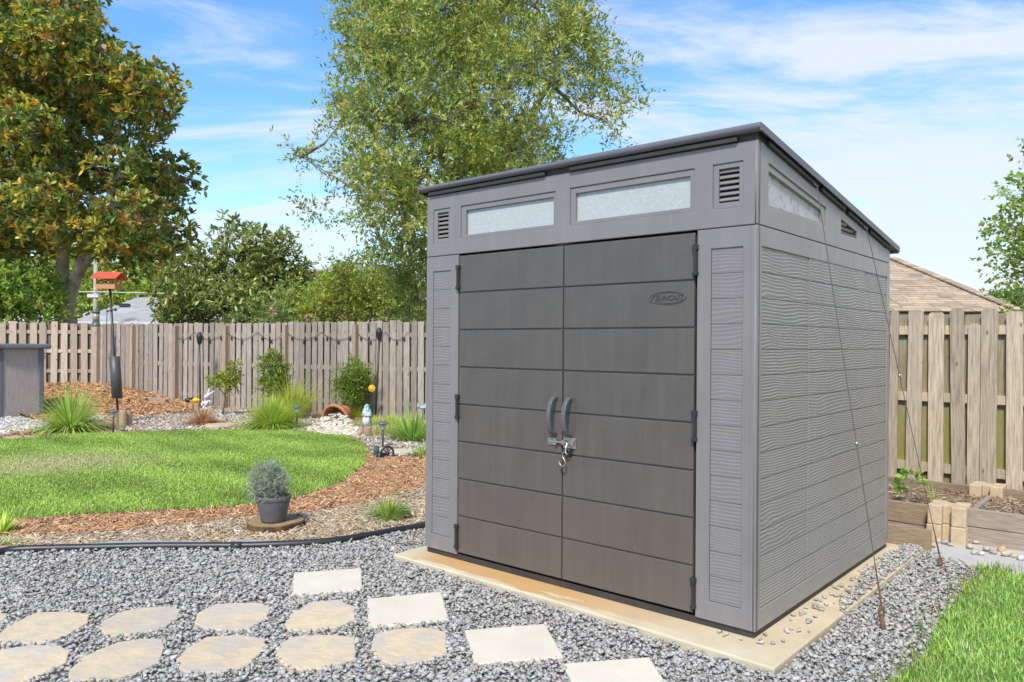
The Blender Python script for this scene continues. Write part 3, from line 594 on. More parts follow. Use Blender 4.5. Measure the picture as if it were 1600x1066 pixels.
# spilled stones on the slab along the right wall and at the corner
extra = []
for _ in range(62):
    y = random.uniform(.0, D+.15); x = W+min(.17, abs(random.gauss(.045, .05))+.012); p = loc2w(x, y); extra.append((p.x, p.y))
for _ in range(150):
    y = 1.0+random.random()**.7*(D-.85); x = W+.05+random.random()**.6*.13; p = loc2w(x, y); extra.append((p.x, p.y))
for dx_, dy_ in ((-.16, -.03), (-.12, -.045), (-.13, -.06), (-.05, -.05), (.035, -.03)): p = loc2w(W+dx_, dy_); extra.append((p.x, p.y))
n0 = len(gp); gp = np.r_[gp, np.array(extra)]; n = len(gp)
sz = np.clip(rng.lognormal(math.log(.0148), .32, n), .007, .034); sz[n0:] = rng.uniform(.014, .026, n-n0)
gzv = .010+rng.random(n)*.020; lx_ = (gp[:, 0]-B0.x)*mu.x+(gp[:, 1]-B0.y)*mu.y; ly_ = (gp[:, 0]-B0.x)*vv.x+(gp[:, 1]-B0.y)*vv.y; on_slab = (lx_ > W) & (lx_ < W+.19) & (ly_ > .4) & (ly_ < D+.12); gzv[on_slab] += SLAB-.006; gzv[n0:] = SLAB+sz[n0:]*.42
col = palette([(.44, .42, .385), (.39, .375, .345), (.47, .45, .415), (.34, .33, .305), (.45, .40, .35), (.52, .50, .46)], [34, 30, 16, 10, 6, 2], n, .08)
tilt = rng.normal(0, .38, n); tilt[n0:] *= .3
tag(link('gravel', realize('gravel', stones, np.c_[gp, gzv], rotmats(rng.random(n)*6.3, tilt, rng.random(n)*6.3), np.repeat(sz[:, None], 3, 1)*rng.uniform(.8, 1.2, (n, 3)), col, M_stone)), kind='stuff')

dq = gp[rng.choice(n0, 260, replace=False)]
litter_later = dq
# ------------------------------------------------------------------ mulch, pebbles, grass
chip = [(np.array([(-1, -.16, 0), (-.9, .16, 0), (-.95, 0, .10), (1, -.13, 0), (.9, .15, .0), (.95, .0, .09)]), np.array([(0, 2, 1), (3, 4, 5), (0, 3, 5), (0, 5, 2), (1, 2, 5), (1, 5, 4)])),
        (np.array([(-1, -.09, 0), (-1, .09, 0), (-.3, .05, .12), (1, -.09, .02), (1, .06, .0), (.3, .0, .14)]), np.array([(0, 2, 1), (3, 4, 5), (0, 3, 5), (0, 5, 2), (1, 2, 5), (1, 5, 4)]))]
def litter(name, poly, n, size, cols, wts, z0, holes=(), protos=chip, m=M_chip, tl=.35, jit=.2, spread=.02, view=True):
    q = sample(poly, n, holes)
    if view: q = q[(np.abs(q[:, 0]) < q[:, 1]*.72+.3)]
    k = len(q); s = size*np.clip(rng.lognormal(0, .35, k), .4, 2.2)
    z = tz(q[:, 0], q[:, 1])+z0+rng.random(k)*spread
    return tag(link(name, realize(name, protos, np.c_[q, z], rotmats(rng.random(k)*6.3, rng.normal(0, tl, k), rng.random(k)*6.3), np.repeat(s[:, None], 3, 1), palette(cols, wts, k, jit), m)), kind='stuff')
tag(link('dry_leaf_litter', realize('dry_leaf_litter', chip, np.c_[litter_later, np.full(260, .030)], rotmats(rng.random(260)*6.3, rng.normal(0, .3, 260), rng.random(260)*6.3), np.repeat(rng.uniform(.009, .024, 260)[:, None], 3, 1), palette([(.45, .30, .15), (.55, .42, .26), (.30, .19, .10)], [1, 1, 1], 260), M_chip)), kind='stuff')
litter('tan_mulch', front_bed, 26000, .025, [(.50, .38, .23), (.40, .295, .18), (.62, .52, .38), (.30, .215, .135), (.47, .42, .36)], [30, 25, 20, 15, 10], .012)
litter('red_mulch', red_band, 26000, .028, [(.52, .30, .155), (.42, .23, .115), (.62, .39, .22), (.29, .16, .085)], [36, 30, 20, 14], .018)
litter('orange_mulch', mound[1:], 17000, .052, [(.54, .30, .15), (.44, .235, .11), (.64, .40, .22), (.31, .165, .085)], [36, 28, 22, 12], .02, tl=.45)
litter('pebbles', pebble_bed, 9000, .030, [(.46, .41, .35), (.36, .31, .26), (.58, .53, .47), (.30, .22, .16), (.42, .30, .20)], [30, 25, 20, 12, 12], .02, protos=stones, m=M_stone)
litter('white_pebbles', white_patch, 5000, .030, [(.62, .60, .57), (.50, .48, .45), (.72, .70, .67), (.38, .35, .32)], [30, 30, 20, 15], .018, protos=stones, m=M_stone)
rest = [(p.x, p.y) for p in P([(60, 690), (180, 680), (300, 676), (400, 676), (470, 678), (530, 684), (575, 710), (600, 716), (680, 716), (680, 655), (560, 645), (400, 632), (320, 632), (300, 645), (180, 665), (60, 672)])]
rest2 = [(p.x, p.y) for p in P([(-40, 696), (100, 685), (215, 678), (215, 652), (150, 640), (100, 640), (-40, 668)])]
litter('edge_litter', rest2, 3500, .04, [(.42, .30, .18), (.34, .24, .15), (.52, .42, .30), (.45, .27, .13)], [30, 25, 20, 15], .016)
litter('bed_litter', rest, 6000, .04, [(.42, .30, .18), (.34, .24, .15), (.52, .42, .30), (.25, .16, .09)], [30, 25, 20, 15], .016)
blade = [(np.array([(0, 0, 0), (-.5, b*.35, .55), (.5, b*.35, .55), (0, b, 1.0-.12*b)]), np.array([(0, 2, 1), (1, 2, 3)])) for b in (.15, .45, .8, 1.1)]
def turf(name, poly, n, h, wd, cols, wts, z0, hol=(), near=0.0, patch=None, fringe=None):
    q = sample(poly, n, hol)
    q = q[(np.abs(q[:, 0]) < q[:, 1]*.70+.3) & (q[:, 1] > near)]
    k = len(q); s = np.c_[wd*rng.uniform(.7, 1.4, k), h*rng.uniform(.5, 1.3, k), h*rng.uniform(.55, 1.25, k)]
    c = palette(cols, wts, k, .16)
    # clumps of slightly different green
    nz = np.sin(q[:, 0]*3.1+1.7*np.sin(q[:, 1]*2.3))+np.sin(q[:, 1]*4.7+q[:, 0]*1.3)+np.sin(q[:, 0]*9+q[:, 1]*7.5)*.6
    c *= (1+.10*nz[:, None])
    if patch:
        for (cx_, cy_, r_, pc) in patch:
            wgt = np.exp(-((q[:, 0]-cx_)**2+((q[:, 1]-cy_)*1.3)**2)/r_**2)*rng.uniform(.35, 1.0, k); c = c*(1-wgt[:, None])+np.array(pc)*wgt[:, None]
    z = tz(q[:, 0], q[:, 1])+z0
    return tag(link(name, realize(name, blade, np.c_[q, z], rotmats(rng.random(k)*6.3, rng.normal(0, .25, k), np.zeros(k)), s, np.clip(c, .005, .9), M_grass)), kind='stuff')
pa = G(110, 725)
turf('lawn_grass', lawn_poly, 260000, .033, .0080, [(.40, .56, .09), (.31, .47, .075), (.48, .62, .15), (.54, .58, .22)], [34, 30, 24, 10], .022, patch=[(pa.x, pa.y, .85, (.78, .68, .40)), (G(30, 738).x, G(30, 738).y, .6, (.68, .60, .34))])
turf('side_lawn_grass', right_lawn, 150000, .046, .0046, [(.34, .55, .10), (.26, .45, .08), (.44, .63, .18), (.54, .60, .26)], [34, 28, 24, 12], .004, near=2.5)
edge_grass = [(p.x+random.gauss(0, .05), p.y+random.gauss(0, .05)) for p in right_lawn[:24] for _ in range(24)]
eg = np.array(edge_grass); eg = eg[(np.abs(eg[:, 0]) < eg[:, 1]*.72+.3)]; k = len(eg)
tag(link('edge_grass', realize('edge_grass', blade, np.c_[eg, np.full(k, .004)], rotmats(rng.random(k)*6.3, rng.normal(0, .3, k), np.zeros(k)), np.c_[np.full(k, .006), rng.uniform(.03, .08, k), rng.uniform(.035, .085, k)], palette([(.30, .36, .06), (.36, .33, .10), (.2, .33, .06)], [1, 1, 1], k), M_grass)), kind='stuff')

# ------------------------------------------------------------------ edging tube, landscape fabric
tubes = curve([tuple(G(x, y, .034)) for x, y in hose_px], 6)
hz_o = MB().tube(tubes, .027, 10).build('edging_tube', M_black, sm=True); tag(hz_o, 'long black edging tube curving between gravel and mulch', 'garden edging')
c0 = G(370, 853.5, .034); cpl = MB().tube([c0+Vector((-.035, 0, 0)), c0+Vector((.035, 0, 0))], .031, 12); cpl.build('coupling', M_black, hz_o, sm=True)
M_fabric = mat('grey landscape fabric', (.27, .265, .26), (.36, .345, .33), rough=.95, scale=9, bump=.5)
fpts = P(curve([(95, 853), (150, 849), (240, 846), (300, 847), (345, 849), (385, 845), (415, 846.5), (428, 850)], 4), .03); fb = P([(428, 853), (372, 855), (250, 855.5), (130, 857), (95, 857.5)], .012)
pl = [(p.x, p.y) for p in fpts+fb]; n = len(pl)
fo = MB().add([(x, y, .036+random.uniform(-.004, .006)) for x, y in pl]+[(x, y, .026) for x, y in pl], [tuple(range(n)), tuple(range(2*n-1, n-1, -1))]+[(i, n+i, n+(i+1) % n, (i+1) % n) for i in range(n)]).build('landscape_fabric', M_fabric); tag(fo, 'strip of grey landscape fabric showing behind the black edging tube', 'fabric')
# ------------------------------------------------------------------ fences
def picket_mesh(wd, h, m, th=.018, ear=.02):
    pr = [(-wd/2, 0), (wd/2, 0), (wd/2, h-ear), (wd/2-ear*.9, h), (-wd/2+ear*.9, h), (-wd/2, h-ear)]
    return MB().plate(pr, [], -th/2, th/2).mesh('picket', m)
def fence(origin, d, label, x0, x1, step, wd, top, m, rear_step, rails, posts=(), rear_each=False, skip=(), extra=None, base=-.05, gate=None):
    t = empty('wooden_fence', origin, math.atan2(d.y, d.x), label, 'fence')
    pms = [picket_mesh(wd*random.uniform(.88, 1.06), top-base, m) for _ in range(7)]
    xs_ = extra if extra else [(x0+step*i, None, None) for i in range(int((x1-x0)/step)+1)]
    for x, wid, tp in xs_:
        me = pms[random.randrange(7)] if wid is None else picket_mesh(wid, (tp or top)-base, m)
        o = link('picket', me, t, (x+random.gauss(0, .004), -.030, base+random.gauss(0, .013)), (0, random.gauss(0, .006), 0))
    for i, z in enumerate(rails):
        MB().box(x0-.1, x1+.1, -.0185, .0185, z-.042, z+.042).build('rail', m, t)
    if rear_each:
        rm = picket_mesh(rear_each, top-base-.03, M_picketrear)
        for x in rear_step: link('rear_picket', rm, t, (x, .030, base+random.gauss(0, .008)))
    else:
        b = MB(); x = x0+step/2
        while x < x1: b.box(x-wd/2, x+wd/2, .021, .038, base, top-.01-random.random()*.02); x += step
        o = b.build('rear_boarding', M_rearshade, t); o['kind'] = 'stuff'
    pm = MB().box(-.045, .045, -.135, -.040, -.1, top-.06).mesh('fence_post', M_post)
    for x in posts: link('fence_post', pm, t, (x, 0, 0))
    return t
def along(px):                                             # distance along the back fence at an image column
    d = ray(px, 560); a, b = d.x, d.y                      # FC + s FD = t (a, b)
    return (FC.y*a-FC.x*b)/(FD.x*b-FD.y*a)
LEN = (FE-FC).length
bf = fence(FC, FD, 'long picket fence running from the far corner to behind the shed', .1, LEN+3.0, .1605, .136, 1.86, M_picket, None, (.28, .95, 1.6), posts=[along(x) for x in (157, 212, 279, 357, 450, 559)])
ld = Vector((1, .04, 0)).normalized()
fence(FC-ld*4.2, ld, 'pale picket fence at the far left behind the storage cabinet', 0, 4.16, .242, .165, 1.89, M_picketpale, None, (.72, 1.2, 1.66))
FY = 4.62
front_px = [(1390, 1403), (1415, 1438), (1452, 1476), (1490, 1512), (1532.5, 1558), (1573, 1599)]
pk = [(-1.1+.2*i, .13, None) for i in range(0)]
ex = []
for a, b in front_px:
    xa, xb = on_plane(a, 620, FY)[0], on_plane(b, 620, FY)[0]; ex.append(((xa+xb)/2, xb-xa, None))
xa, xb = on_plane(1512.5, 620, FY)[0], on_plane(1531.5, 620, FY)[0]; ex.append(((xa+xb)/2, xb-xa, on_plane(1520, 507, FY)[2]))
xl, xr = ex[0][0], ex[5][0]
for i in range(1, 8): ex.append((xl-.2*i, .125, None))
for i in range(1, 9): ex.append((xr+.2*i, .135, None))
zt = on_plane(1480, 486.5, FY)[2]
rz = [on_plane(1445, y, FY)[2] for y in (516, 620, 729)]
rear = [(ex[i][0]+ex[i+1][0])/2 for i in range(5)]+[ex[0][0]-.1-.2*i for i in range(6)]+[xr+.1+.2*i for i in range(8)]
fence(loc2w(0, FY), mu, 'weathered shadowbox fence with wide boards behind the raised beds', xl-1.5, xr+1.7, .2, .13, zt, M_pickettan, rear, rz, rear_each=.17, extra=ex)
# string lights looped along the back fence
sgt = empty('string_lights', FC, 0, 'dark cable of string lights looped along the top of the back fence', 'string lights')
wp = []; bulbs = []
nodes = [272, 306, 357, 405, 450, 505, 559, 605, 640]
for a, b in zip(nodes[:-1], nodes[1:]):
    sa, sb = along(a), along(b)
    for k in range(7):
        u = k/6; s = sa+(sb-sa)*u; z = 1.66-.16*(1-(2*u-1)**2); p = FC+FD*s+Vector((-.44, -.898, 0))*.06; wp.append((p.x-FC.x, p.y-FC.y, z))
        if k in (1, 3, 5): bulbs.append(wp[-1])
MB().tube(wp, .0045, 5).build('cable', M_black, sgt)
bme = MB().lathe([(.010, 0), (.012, -.02), (.020, -.04), (.021, -.06), (.012, -.08), (.001, -.085)], n=8).mesh('bulb', mat('dark glass bulb', (.05, .045, .04), rough=.15), True)
for p in bulbs: link('bulb', bme, sgt, p)

# ------------------------------------------------------------------ raised beds behind the shed (built in the shed's frame)
def ltag(o, label, cat, group=None): tag(o, label, cat, group); return o
bedt = empty('raised_bed', loc2w(0, 0), -TH, 'raised planting bed of weathered boards slotted into tan corner blocks', 'raised bed')
fx0 = on_plane(1511, 820, 2.90)[0]; bx0 = on_plane(1545, 765, 4.12)[0]
plank = MB()
def plank_(x0, x1, y, z0, z1, m): return MB().box(0, x1-x0, -.02, .02, z0, z1).build('plank', m, bedt, (x0, y, 0), (0, random.gauss(0, .003), 0), bev=.005)
bxl = on_plane(1457, 800, 2.90)[0]
plank_(fx0-.012, fx0+1.7, 2.91, .005, .135, M_timbergrey); plank_(fx0-.012, fx0+1.7, 2.905, .139, .268, M_timbergrey)
plank_(.9, bxl+.012, 2.91, .005, .10, M_timbergrey); plank_(.9, bxl+.012, 2.903, .104, .262, M_timber)
cb0 = on_plane(1520, 765, 4.12)[0]; cb1 = on_plane(1568, 765, 4.12)[0]
plank_(.9, cb0+.012, 4.13, .10, .245, M_timber); plank_(cb1-.012, cb1+1.6, 4.13, .10, .245, M_timber)
MB().box(-.02, .02, 0, .95, .15, .20).build('plank', M_timbergrey, bedt, ((fx0+bxl)/2+.09, 3.02, 0), (0, 0, .0), bev=.004)
def block(x, y, z, s, h):
    a, b, g = s/2, .030, .062                              # a square block with a slot in each side
    pr = [(-a, -a), (-b, -a), (-b, -a+g), (b, -a+g), (b, -a), (a, -a), (a, -b), (a-g, -b), (a-g, b), (a, b), (a, a), (b, a), (b, a-g), (-b, a-g), (-b, a), (-a, a), (-a, b), (-a+g, b), (-a+g, -b), (-a, -b)]
    MB().prism(pr, 0, h).build('corner_block', M_block, bedt, (x, y, z), (0, 0, random.gauss(0, .02)), bev=.008)
bs = fx0-bxl+.03; by = 2.90
block((fx0+bxl)/2, by, .0, bs, .138); block((fx0+bxl)/2, by, .140, bs*.97, .142)
bs2 = cb1-cb0+.02; block((cb0+cb1)/2, 4.12, .12, bs2, .15)
soil = MB().box(.92, fx0+1.6, 2.94, 4.10, -.02, .165).build('soil', mat('dark bed soil', (.19, .135, .085), (.30, .22, .15), rough=.95, scale=30, bump=.9), bedt)
tag(soil, kind='stuff')
litq = [(loc2w(x, y).x, loc2w(x, y).y) for x, y in ((1.6, 2.95), (fx0+1.2, 2.95), (fx0+1.2, 4.1), (1.6, 4.1))]
litter('bed_chips', litq, 5200, .024, [(.36, .25, .15), (.26, .17, .10), (.50, .40, .28), (.16, .11, .07)], [30, 30, 20, 20], .168)
# loose plank against the corner of the shed
lx1 = w2loc(G(1449, 861, .045))[0]
lp = MB().box(0, .55, -.02, .02, 0, .165).build('loose_board', M_timber, None, loc2w(lx1-.55, 2.425, .004), (0, 0, -TH), bev=.004); ltag(lp, 'short loose board on edge beside the back corner of the shed', 'board')
# river stones at the foot of the bed
rs = [(1457, 842, 8), (1466, 846, 9), (1476, 848, 10), (1486, 851, 8), (1456, 853, 9), (1463, 838, 7), (1507, 846, 11), (1515, 855, 11), (1525, 848, 9), (1522, 864, 10), (1534, 865, 9), (1541, 859, 11), (1553, 863, 10), (1566, 859, 12), (1572, 867, 13), (1586, 869, 10), (1596, 873, 11), (1606, 872, 10)]
rcol = [(.50, .44, .38), (.56, .47, .36), (.40, .385, .37), (.54, .37, .22), (.45, .35, .31), (.58, .55, .50)]
rms = [mat('river stone', c, tuple(x*.75 for x in c), rough=.7, scale=30, rand=1) for c in rcol]
rx_ = [', behind the rest', ', second row', ', farthest left', ', nearest the blocks', ', touching the board end', ', topmost', ', closest to the blocks', ', lowest', ', highest', ', on the pale path', ', third from the blocks', ', tallest there', ', in mid row', ', small and round', ', largest of all', ', after the largest', ', at the image edge', ', last of the row']
rn = ['pinkish grey', 'tan', 'dark grey', 'rusty orange', 'reddish brown', 'pale']
for i, (px, py, r) in enumerate(rs):
    p = G(px, py+3, .012); s = r*.80*m_per_px(p.y); ci = [1, 5, 2, 1, 0, 2, 5, 1, 0, 1, 5, 0, 4, 3, 1, 1, 5, 2][i]
    v, f = hull(22, 1, .8, .62, .12)
    bmm = MB().add(v*s, [tuple(q_) for q_ in f]); o = bmm.build('river_stone', rms[ci], None, (p.x, p.y, p.z+s*.5), (0, random.gauss(0, .2), random.random()*6), sm=True)
    o.modifiers.new('smooth', 'SUBSURF').render_levels = 1
    where = 'beside the loose board' if px < 1490 else ('under the bed board, beside the corner blocks' if px < 1530 else 'along the bed board')
    tag(o, f'{rn[ci]} rounded stone {where}{rx_[i]}', 'stone', 'rounded river stones along the raised bed')
stk = MB().tube([G(1497, 874, .012), G(1506, 880, .016), G(1516, 888, .010)], [.006, .007, .004], 6).build('stick', M_timbergrey); ltag(stk, 'short grey stick lying across the gravel and pale path', 'stick')
twig = MB().tube(curve([tuple(G(628, 848, .03)), tuple(G(637, 845.5, .045)), tuple(G(646, 845, .04)), tuple(G(657, 847, .03))], 3), [.006]*4+[.008]*4+[.006]*2, 6).build('stick', mat('bare wood', (.55, .40, .24), (.40, .28, .16), rough=.8, scale=30)); ltag(twig, 'curved bare stick on the gravel left of the shed', 'stick')

# ------------------------------------------------------------------ plants
def unit(a): return a/np.maximum(np.linalg.norm(a, axis=-1, keepdims=True), 1e-9)
def leaves(base, dirs, lens, per, LL, WW, cols, wts, mode='spray', oval=False, up=.35, droop=.15, jit=.16, tw=None, fold=.12, spread=.8):
    """leaves along many twigs; returns verts, tris, colours"""
    n = len(base); k = n*per; i = np.repeat(np.arange(n), per)
    t = rng.random(k) if mode == 'spray' else .88+.12*rng.random(k)
    p = base[i]+dirs[i]*(lens[i]*t)[:, None]; p[:, 2] -= droop*lens[i]*t*t
    r = unit(rng.normal(size=(k, 3))); perp = unit(r-dirs[i]*np.sum(r*dirs[i], 1, keepdims=True))
    ax = unit(dirs[i]*(.55 if mode == 'spray' else .42)+perp*spread+np.array([0, 0, up*.4]))
    nr = rng.normal(size=(k, 3))*.6+np.array([0, 0, up+.5]); s = unit(np.cross(ax, nr)); nn = np.cross(s, ax)
    l = (LL*rng.uniform(.65, 1.25, k))[:, None]; wd = (WW*rng.uniform(.7, 1.2, k))[:, None]
    c = palette(cols, wts, k, jit)
    if tw is not None: c = np.where((rng.random(k) < .72)[:, None], tw[i]*(1+rng.normal(0, jit*.8, (k, 1))), c)
    if oval:                                               # broad leaves: an oval of six points
        V = np.stack([p, p+ax*l*.28+s*wd*.42+nn*wd*fold, p+ax*l*.70+s*wd*.45+nn*wd*fold, p+ax*l-nn*l*.08, p+ax*l*.70-s*wd*.45+nn*wd*fold, p+ax*l*.28-s*wd*.42+nn*wd*fold], 1).reshape(-1, 3)
        o = (np.arange(k)*6)[:, None]; T = np.concatenate([o+np.array([q_]) for q_ in ((0, 1, 2), (0, 2, 3), (0, 3, 4), (0, 4, 5))])
        return V, T, np.repeat(np.clip(c, .005, .9), 6, 0)
    V = np.stack([p, p+ax*l*.5+s*wd*.5+nn*wd*fold, p+ax*l*.5-s*wd*.5+nn*wd*fold, p+ax*l-nn*l*.08], 1).reshape(-1, 3)
    o = (np.arange(k)*4)[:, None]; T = np.concatenate([o+np.array([[0, 1, 3]]), o+np.array([[0, 3, 2]])])
    return V, T, np.repeat(np.clip(c, .005, .9), 4, 0)
def lobes(specs, n, surf=.45):
    """twig bases and outward directions inside a set of ellipsoids (centre, radii)"""
    c = np.array([s[0] for s in specs], float); r = np.array([s[1] for s in specs], float); vol = np.prod(r, 1)**(2/3)
    i = rng.choice(len(specs), n, p=vol/vol.sum()); d = unit(rng.normal(size=(n, 3)))
    rad = np.where(rng.random(n) < surf, rng.uniform(.78, 1.0, n), rng.random(n)**.5*.9)
    rad *= 1+.12*np.sin(d[:, 0]*5+i)+.10*np.sin(d[:, 2]*7+i*2)
    return c[i]+d*r[i]*rad[:, None], d, i
def crown(name, parent, m, parts):
    V = np.concatenate([p[0] for p in parts]); off = np.cumsum([0]+[len(p[0]) for p in parts]); T = np.concatenate([p[1]+o for p, o in zip(parts, off)])
    return link(name, np_mesh(name, V, T, m, np.concatenate([p[2] for p in parts])), parent)
def tree(name, label, cat, base, specs, trunk, ntw, per, LL, WW, cols, wts, twig=.5, mode='spray', bark=M_bark, m=M_leaf, limb_r=.05, group=None, surf=.45, twcols=None, up=.35, droop=.15, outward=.6, sub=7, lift=.12, every=1):
    """trunk: list of (points, radii) tubes; one limb goes to every lobe and finer branches to some of its twigs"""
    t = empty(name, base, 0, label, cat, group); bv = np.array(base)
    b, d, li = lobes(specs, ntw, surf)
    dr_ = unit(d*outward+rng.normal(size=d.shape)*.45+np.array([0, 0, lift])); ln = twig*rng.uniform(.6, 1.3, ntw)
    tw = palette(twcols[0], twcols[1], ntw, .14) if twcols else None
    crown('crown', t, m, [leaves(b-bv, dr_, ln, per, LL, WW, cols, wts, mode, oval=(mode == 'rosette' and LL > .15), up=up, droop=droop, tw=tw)])
    tb = MB()
    for pts, rr in trunk: tb.tube([Vector(p)-Vector(base) for p in pts], rr, 10)
    tips = [Vector(q_) for pts, _ in trunk for q_ in pts[max(1, len(pts)//2):]]
    for j, (c_, r_) in enumerate(specs):
        if j % every: continue
        c_ = Vector(c_); s_ = min(tips, key=lambda q_: (q_-c_).length+max(0, q_.z-c_.z)*1.5); md = s_.lerp(c_, .5)+Vector((0, 0, -.08*(c_-s_).length))
        tb.tube([s_-Vector(base), md-Vector(base), c_-Vector(base)], [limb_r, limb_r*.6, limb_r*.1], 6)
        k = np.where(li == j)[0]
        for q_ in k[:sub*3 if every == 1 else 6]:
            e = Vector(b[q_]); s2_ = md.lerp(c_, random.random()); tb.tube([s2_-Vector(base), s2_.lerp(e, .55)+Vector((0, 0, .04))-Vector(base), e-Vector(base)], [limb_r*.34, limb_r*.2, limb_r*.08], 4, cap=False)
    for q_ in range(0, ntw, 3 if ntw < 3000 else 5):
        e = Vector(b[q_])-Vector(base); tb.tube([e-Vector(dr_[q_])*ln[q_]*.3, e+Vector(dr_[q_])*ln[q_]*.9], [limb_r*.09, limb_r*.03], 3, cap=False)
    tb.build('trunk', bark, t, sm=True); return t
def lobe(px, py, rx, ry, Y, ryd=None, dY=0.0):             # an ellipsoid given by its outline in the photograph and its distance
    c_ = at(px, py, Y+dY); k = (Y+dY)/F; return (tuple(c_), (rx*k, (ryd if ryd else max(rx, ry)*k*.9), ry*k))
def fill_lobes(outline, n, r0, r1, Y, depth, flat=.75):     # many small lobes that fill an outline, thickest in the middle
    o = np.array(outline, float); c = o.mean(0); out = []; tries = 0; hw = (o[:, 0].max()-o[:, 0].min())/2
    while len(out) < n and tries < 6000:
        tries += 1; p = o.min(0)+rng.random(2)*(o.max(0)-o.min(0)); rr = rng.uniform(r0, r1)
        sm2 = np.array([p+[rr*.8, 0], p-[rr*.8, 0], p+[0, rr*.6], p-[0, rr*.6]])
        if not inside(o, sm2[:, 0], sm2[:, 1]).all(): continue
        e = 1-min(1, np.hypot(*(p-c))/(hw*1.15))**2; dY = rng.uniform(-1, 1)*depth*max(.25, e**.5)
        if any(np.hypot(*(p-q[0])) < rr*.75 and abs(dY-q[1]) < depth*.4 for q in out): continue
        out.append((p, dY, rr))
    return [lobe(p[0], p[1], rr, rr*flat, Y, rr*m_per_px(Y)*.95, dY) for p, dY, rr in out]
# magnolia at the left, behind the fence
MY = 21.5
mb = at(112, 505, MY); mbase = (mb.x, mb.y, .0)
def tp(lst, Y): return [tuple(at(x, y, Y)) for x, y in lst]
mout = [(-190, 470), (-230, 300), (-180, 120), (-80, -60), (20, -190), (80, -130), (125, -50), (160, 5), (140, 30), (200, 20), (212, 90), (190, 110), (280, 118), (300, 160), (280, 180), (302, 205), (270, 225), (300, 270), (336, 308), (300, 335), (305, 390), (290, 440), (258, 458), (225, 442), (195, 412), (150, 392), (100, 390), (70, 420), (0, 440)]
mspec = fill_lobes(mout, 172, 20, 42, MY, 3.4, .68)
tree('magnolia_tree', 'tall magnolia with glossy green and orange-brown leaves, forked pale trunk behind the fence', 'tree', mbase, mspec,
     [(tp([(98, 560), (98, 500), (97, 440), (100, 360), (108, 250), (110, 120), (100, -60)], MY), [.26, .215, .18, .16, .13, .09, .04]), (tp([(112, 520), (106, 478), (120, 430), (135, 380), (165, 320), (190, 260)], MY), [.2, .18, .155, .13, .09, .05]), (tp([(122, 430), (142, 402), (165, 385), (205, 362)], MY), [.12, .10, .09, .05])],
     13500, 9, .195, .078, [(.14, .22, .06), (.20, .28, .07), (.32, .37, .09), (.38, .21, .07)], [40, 32, 18, 8], .32, 'rosette', M_barkpale, M_leafgloss, .06, every=4, twcols=([(.19, .28, .075), (.30, .38, .09), (.60, .58, .09), (.70, .46, .065), (.50, .28, .08)], [24, 26, 24, 18, 8]), surf=.6, up=.75, lift=.5)
# live oak behind the shed
OY = 16.0
ob_ = at(748, 505, OY); obase = (ob_.x, ob_.y, 0.0)
oout = [(520, 345), (452, 240), (470, 222), (520, 262), (560, 240), (515, 205), (520, 150), (545, 90), (530, 40), (560, -60), (640, -150), (740, -190), (860, -130), (930, -20), (930, 60), (985, 100), (985, 135), (940, 160), (985, 175), (960, 210), (900, 235), (940, 245), (900, 300), (860, 380), (760, 420), (680, 430), (665, 530), (640, 520), (600, 440), (560, 400), (540, 360), (490, 345)]
ospec = fill_lobes(oout, 150, 18, 46, OY, 2.8, .75)+[lobe(480, 240, 18, 12, OY, .3), lobe(500, 335, 26, 10, OY, .3), lobe(960, 165, 22, 14, OY, .4), lobe(655, 470, 30, 52, OY, .8)]
def oak():
    return tree('live_oak', 'large light green oak with fine leaves rising behind the shed', 'tree', obase, ospec,
     [(tp([(748, 540), (748, 400), (746, 250), (735, 120), (722, 0), (715, -90)], OY), [.17, .15, .12, .085, .05, .02]), (tp([(747, 330), (690, 250), (640, 190), (600, 110)], OY), [.09, .07, .05, .02]), (tp([(747, 300), (810, 210), (860, 130), (890, 60)], OY), [.09, .07, .05, .02]), (tp([(747, 420), (690, 370), (630, 320), (545, 290), (470, 245)], OY), [.08, .06, .045, .025, .008])],
     8000, 15, .115, .040, [(.42, .48, .11), (.32, .40, .09), (.56, .57, .16), (.20, .28, .075)], [30, 34, 20, 16], .62, 'spray', M_bark, M_leaf, .045, every=3, twcols=([(.35, .43, .10), (.50, .54, .13), (.62, .60, .14), (.19, .28, .075)], [34, 27, 19, 20]), surf=.5)
oak()
GB = 'trees and bushes beyond the fence'
def backtree(name, label, base_px, Y, specs, n, per, LL, WW, cols0, wts, tw=.4, mode='spray', lr=.04, m=M_leaf, cat='tree', surf=.55, up=.4):
    cols = [tuple(min(.62, x*2.1) for x in c) for c in cols0]; b = at(base_px[0], base_px[1], Y); zb = min(0.0, b.z)
    return tree(name, label, cat, (b.x, b.y, zb), specs, [([(b.x, b.y, zb-.1), (b.x+.05, b.y, 1.2), (b.x, b.y, 2.2)], [lr*1.6, lr*1.3, lr])], n, per, LL, WW, cols, wts, tw, mode, M_bark, m, lr, GB, surf, up=up)
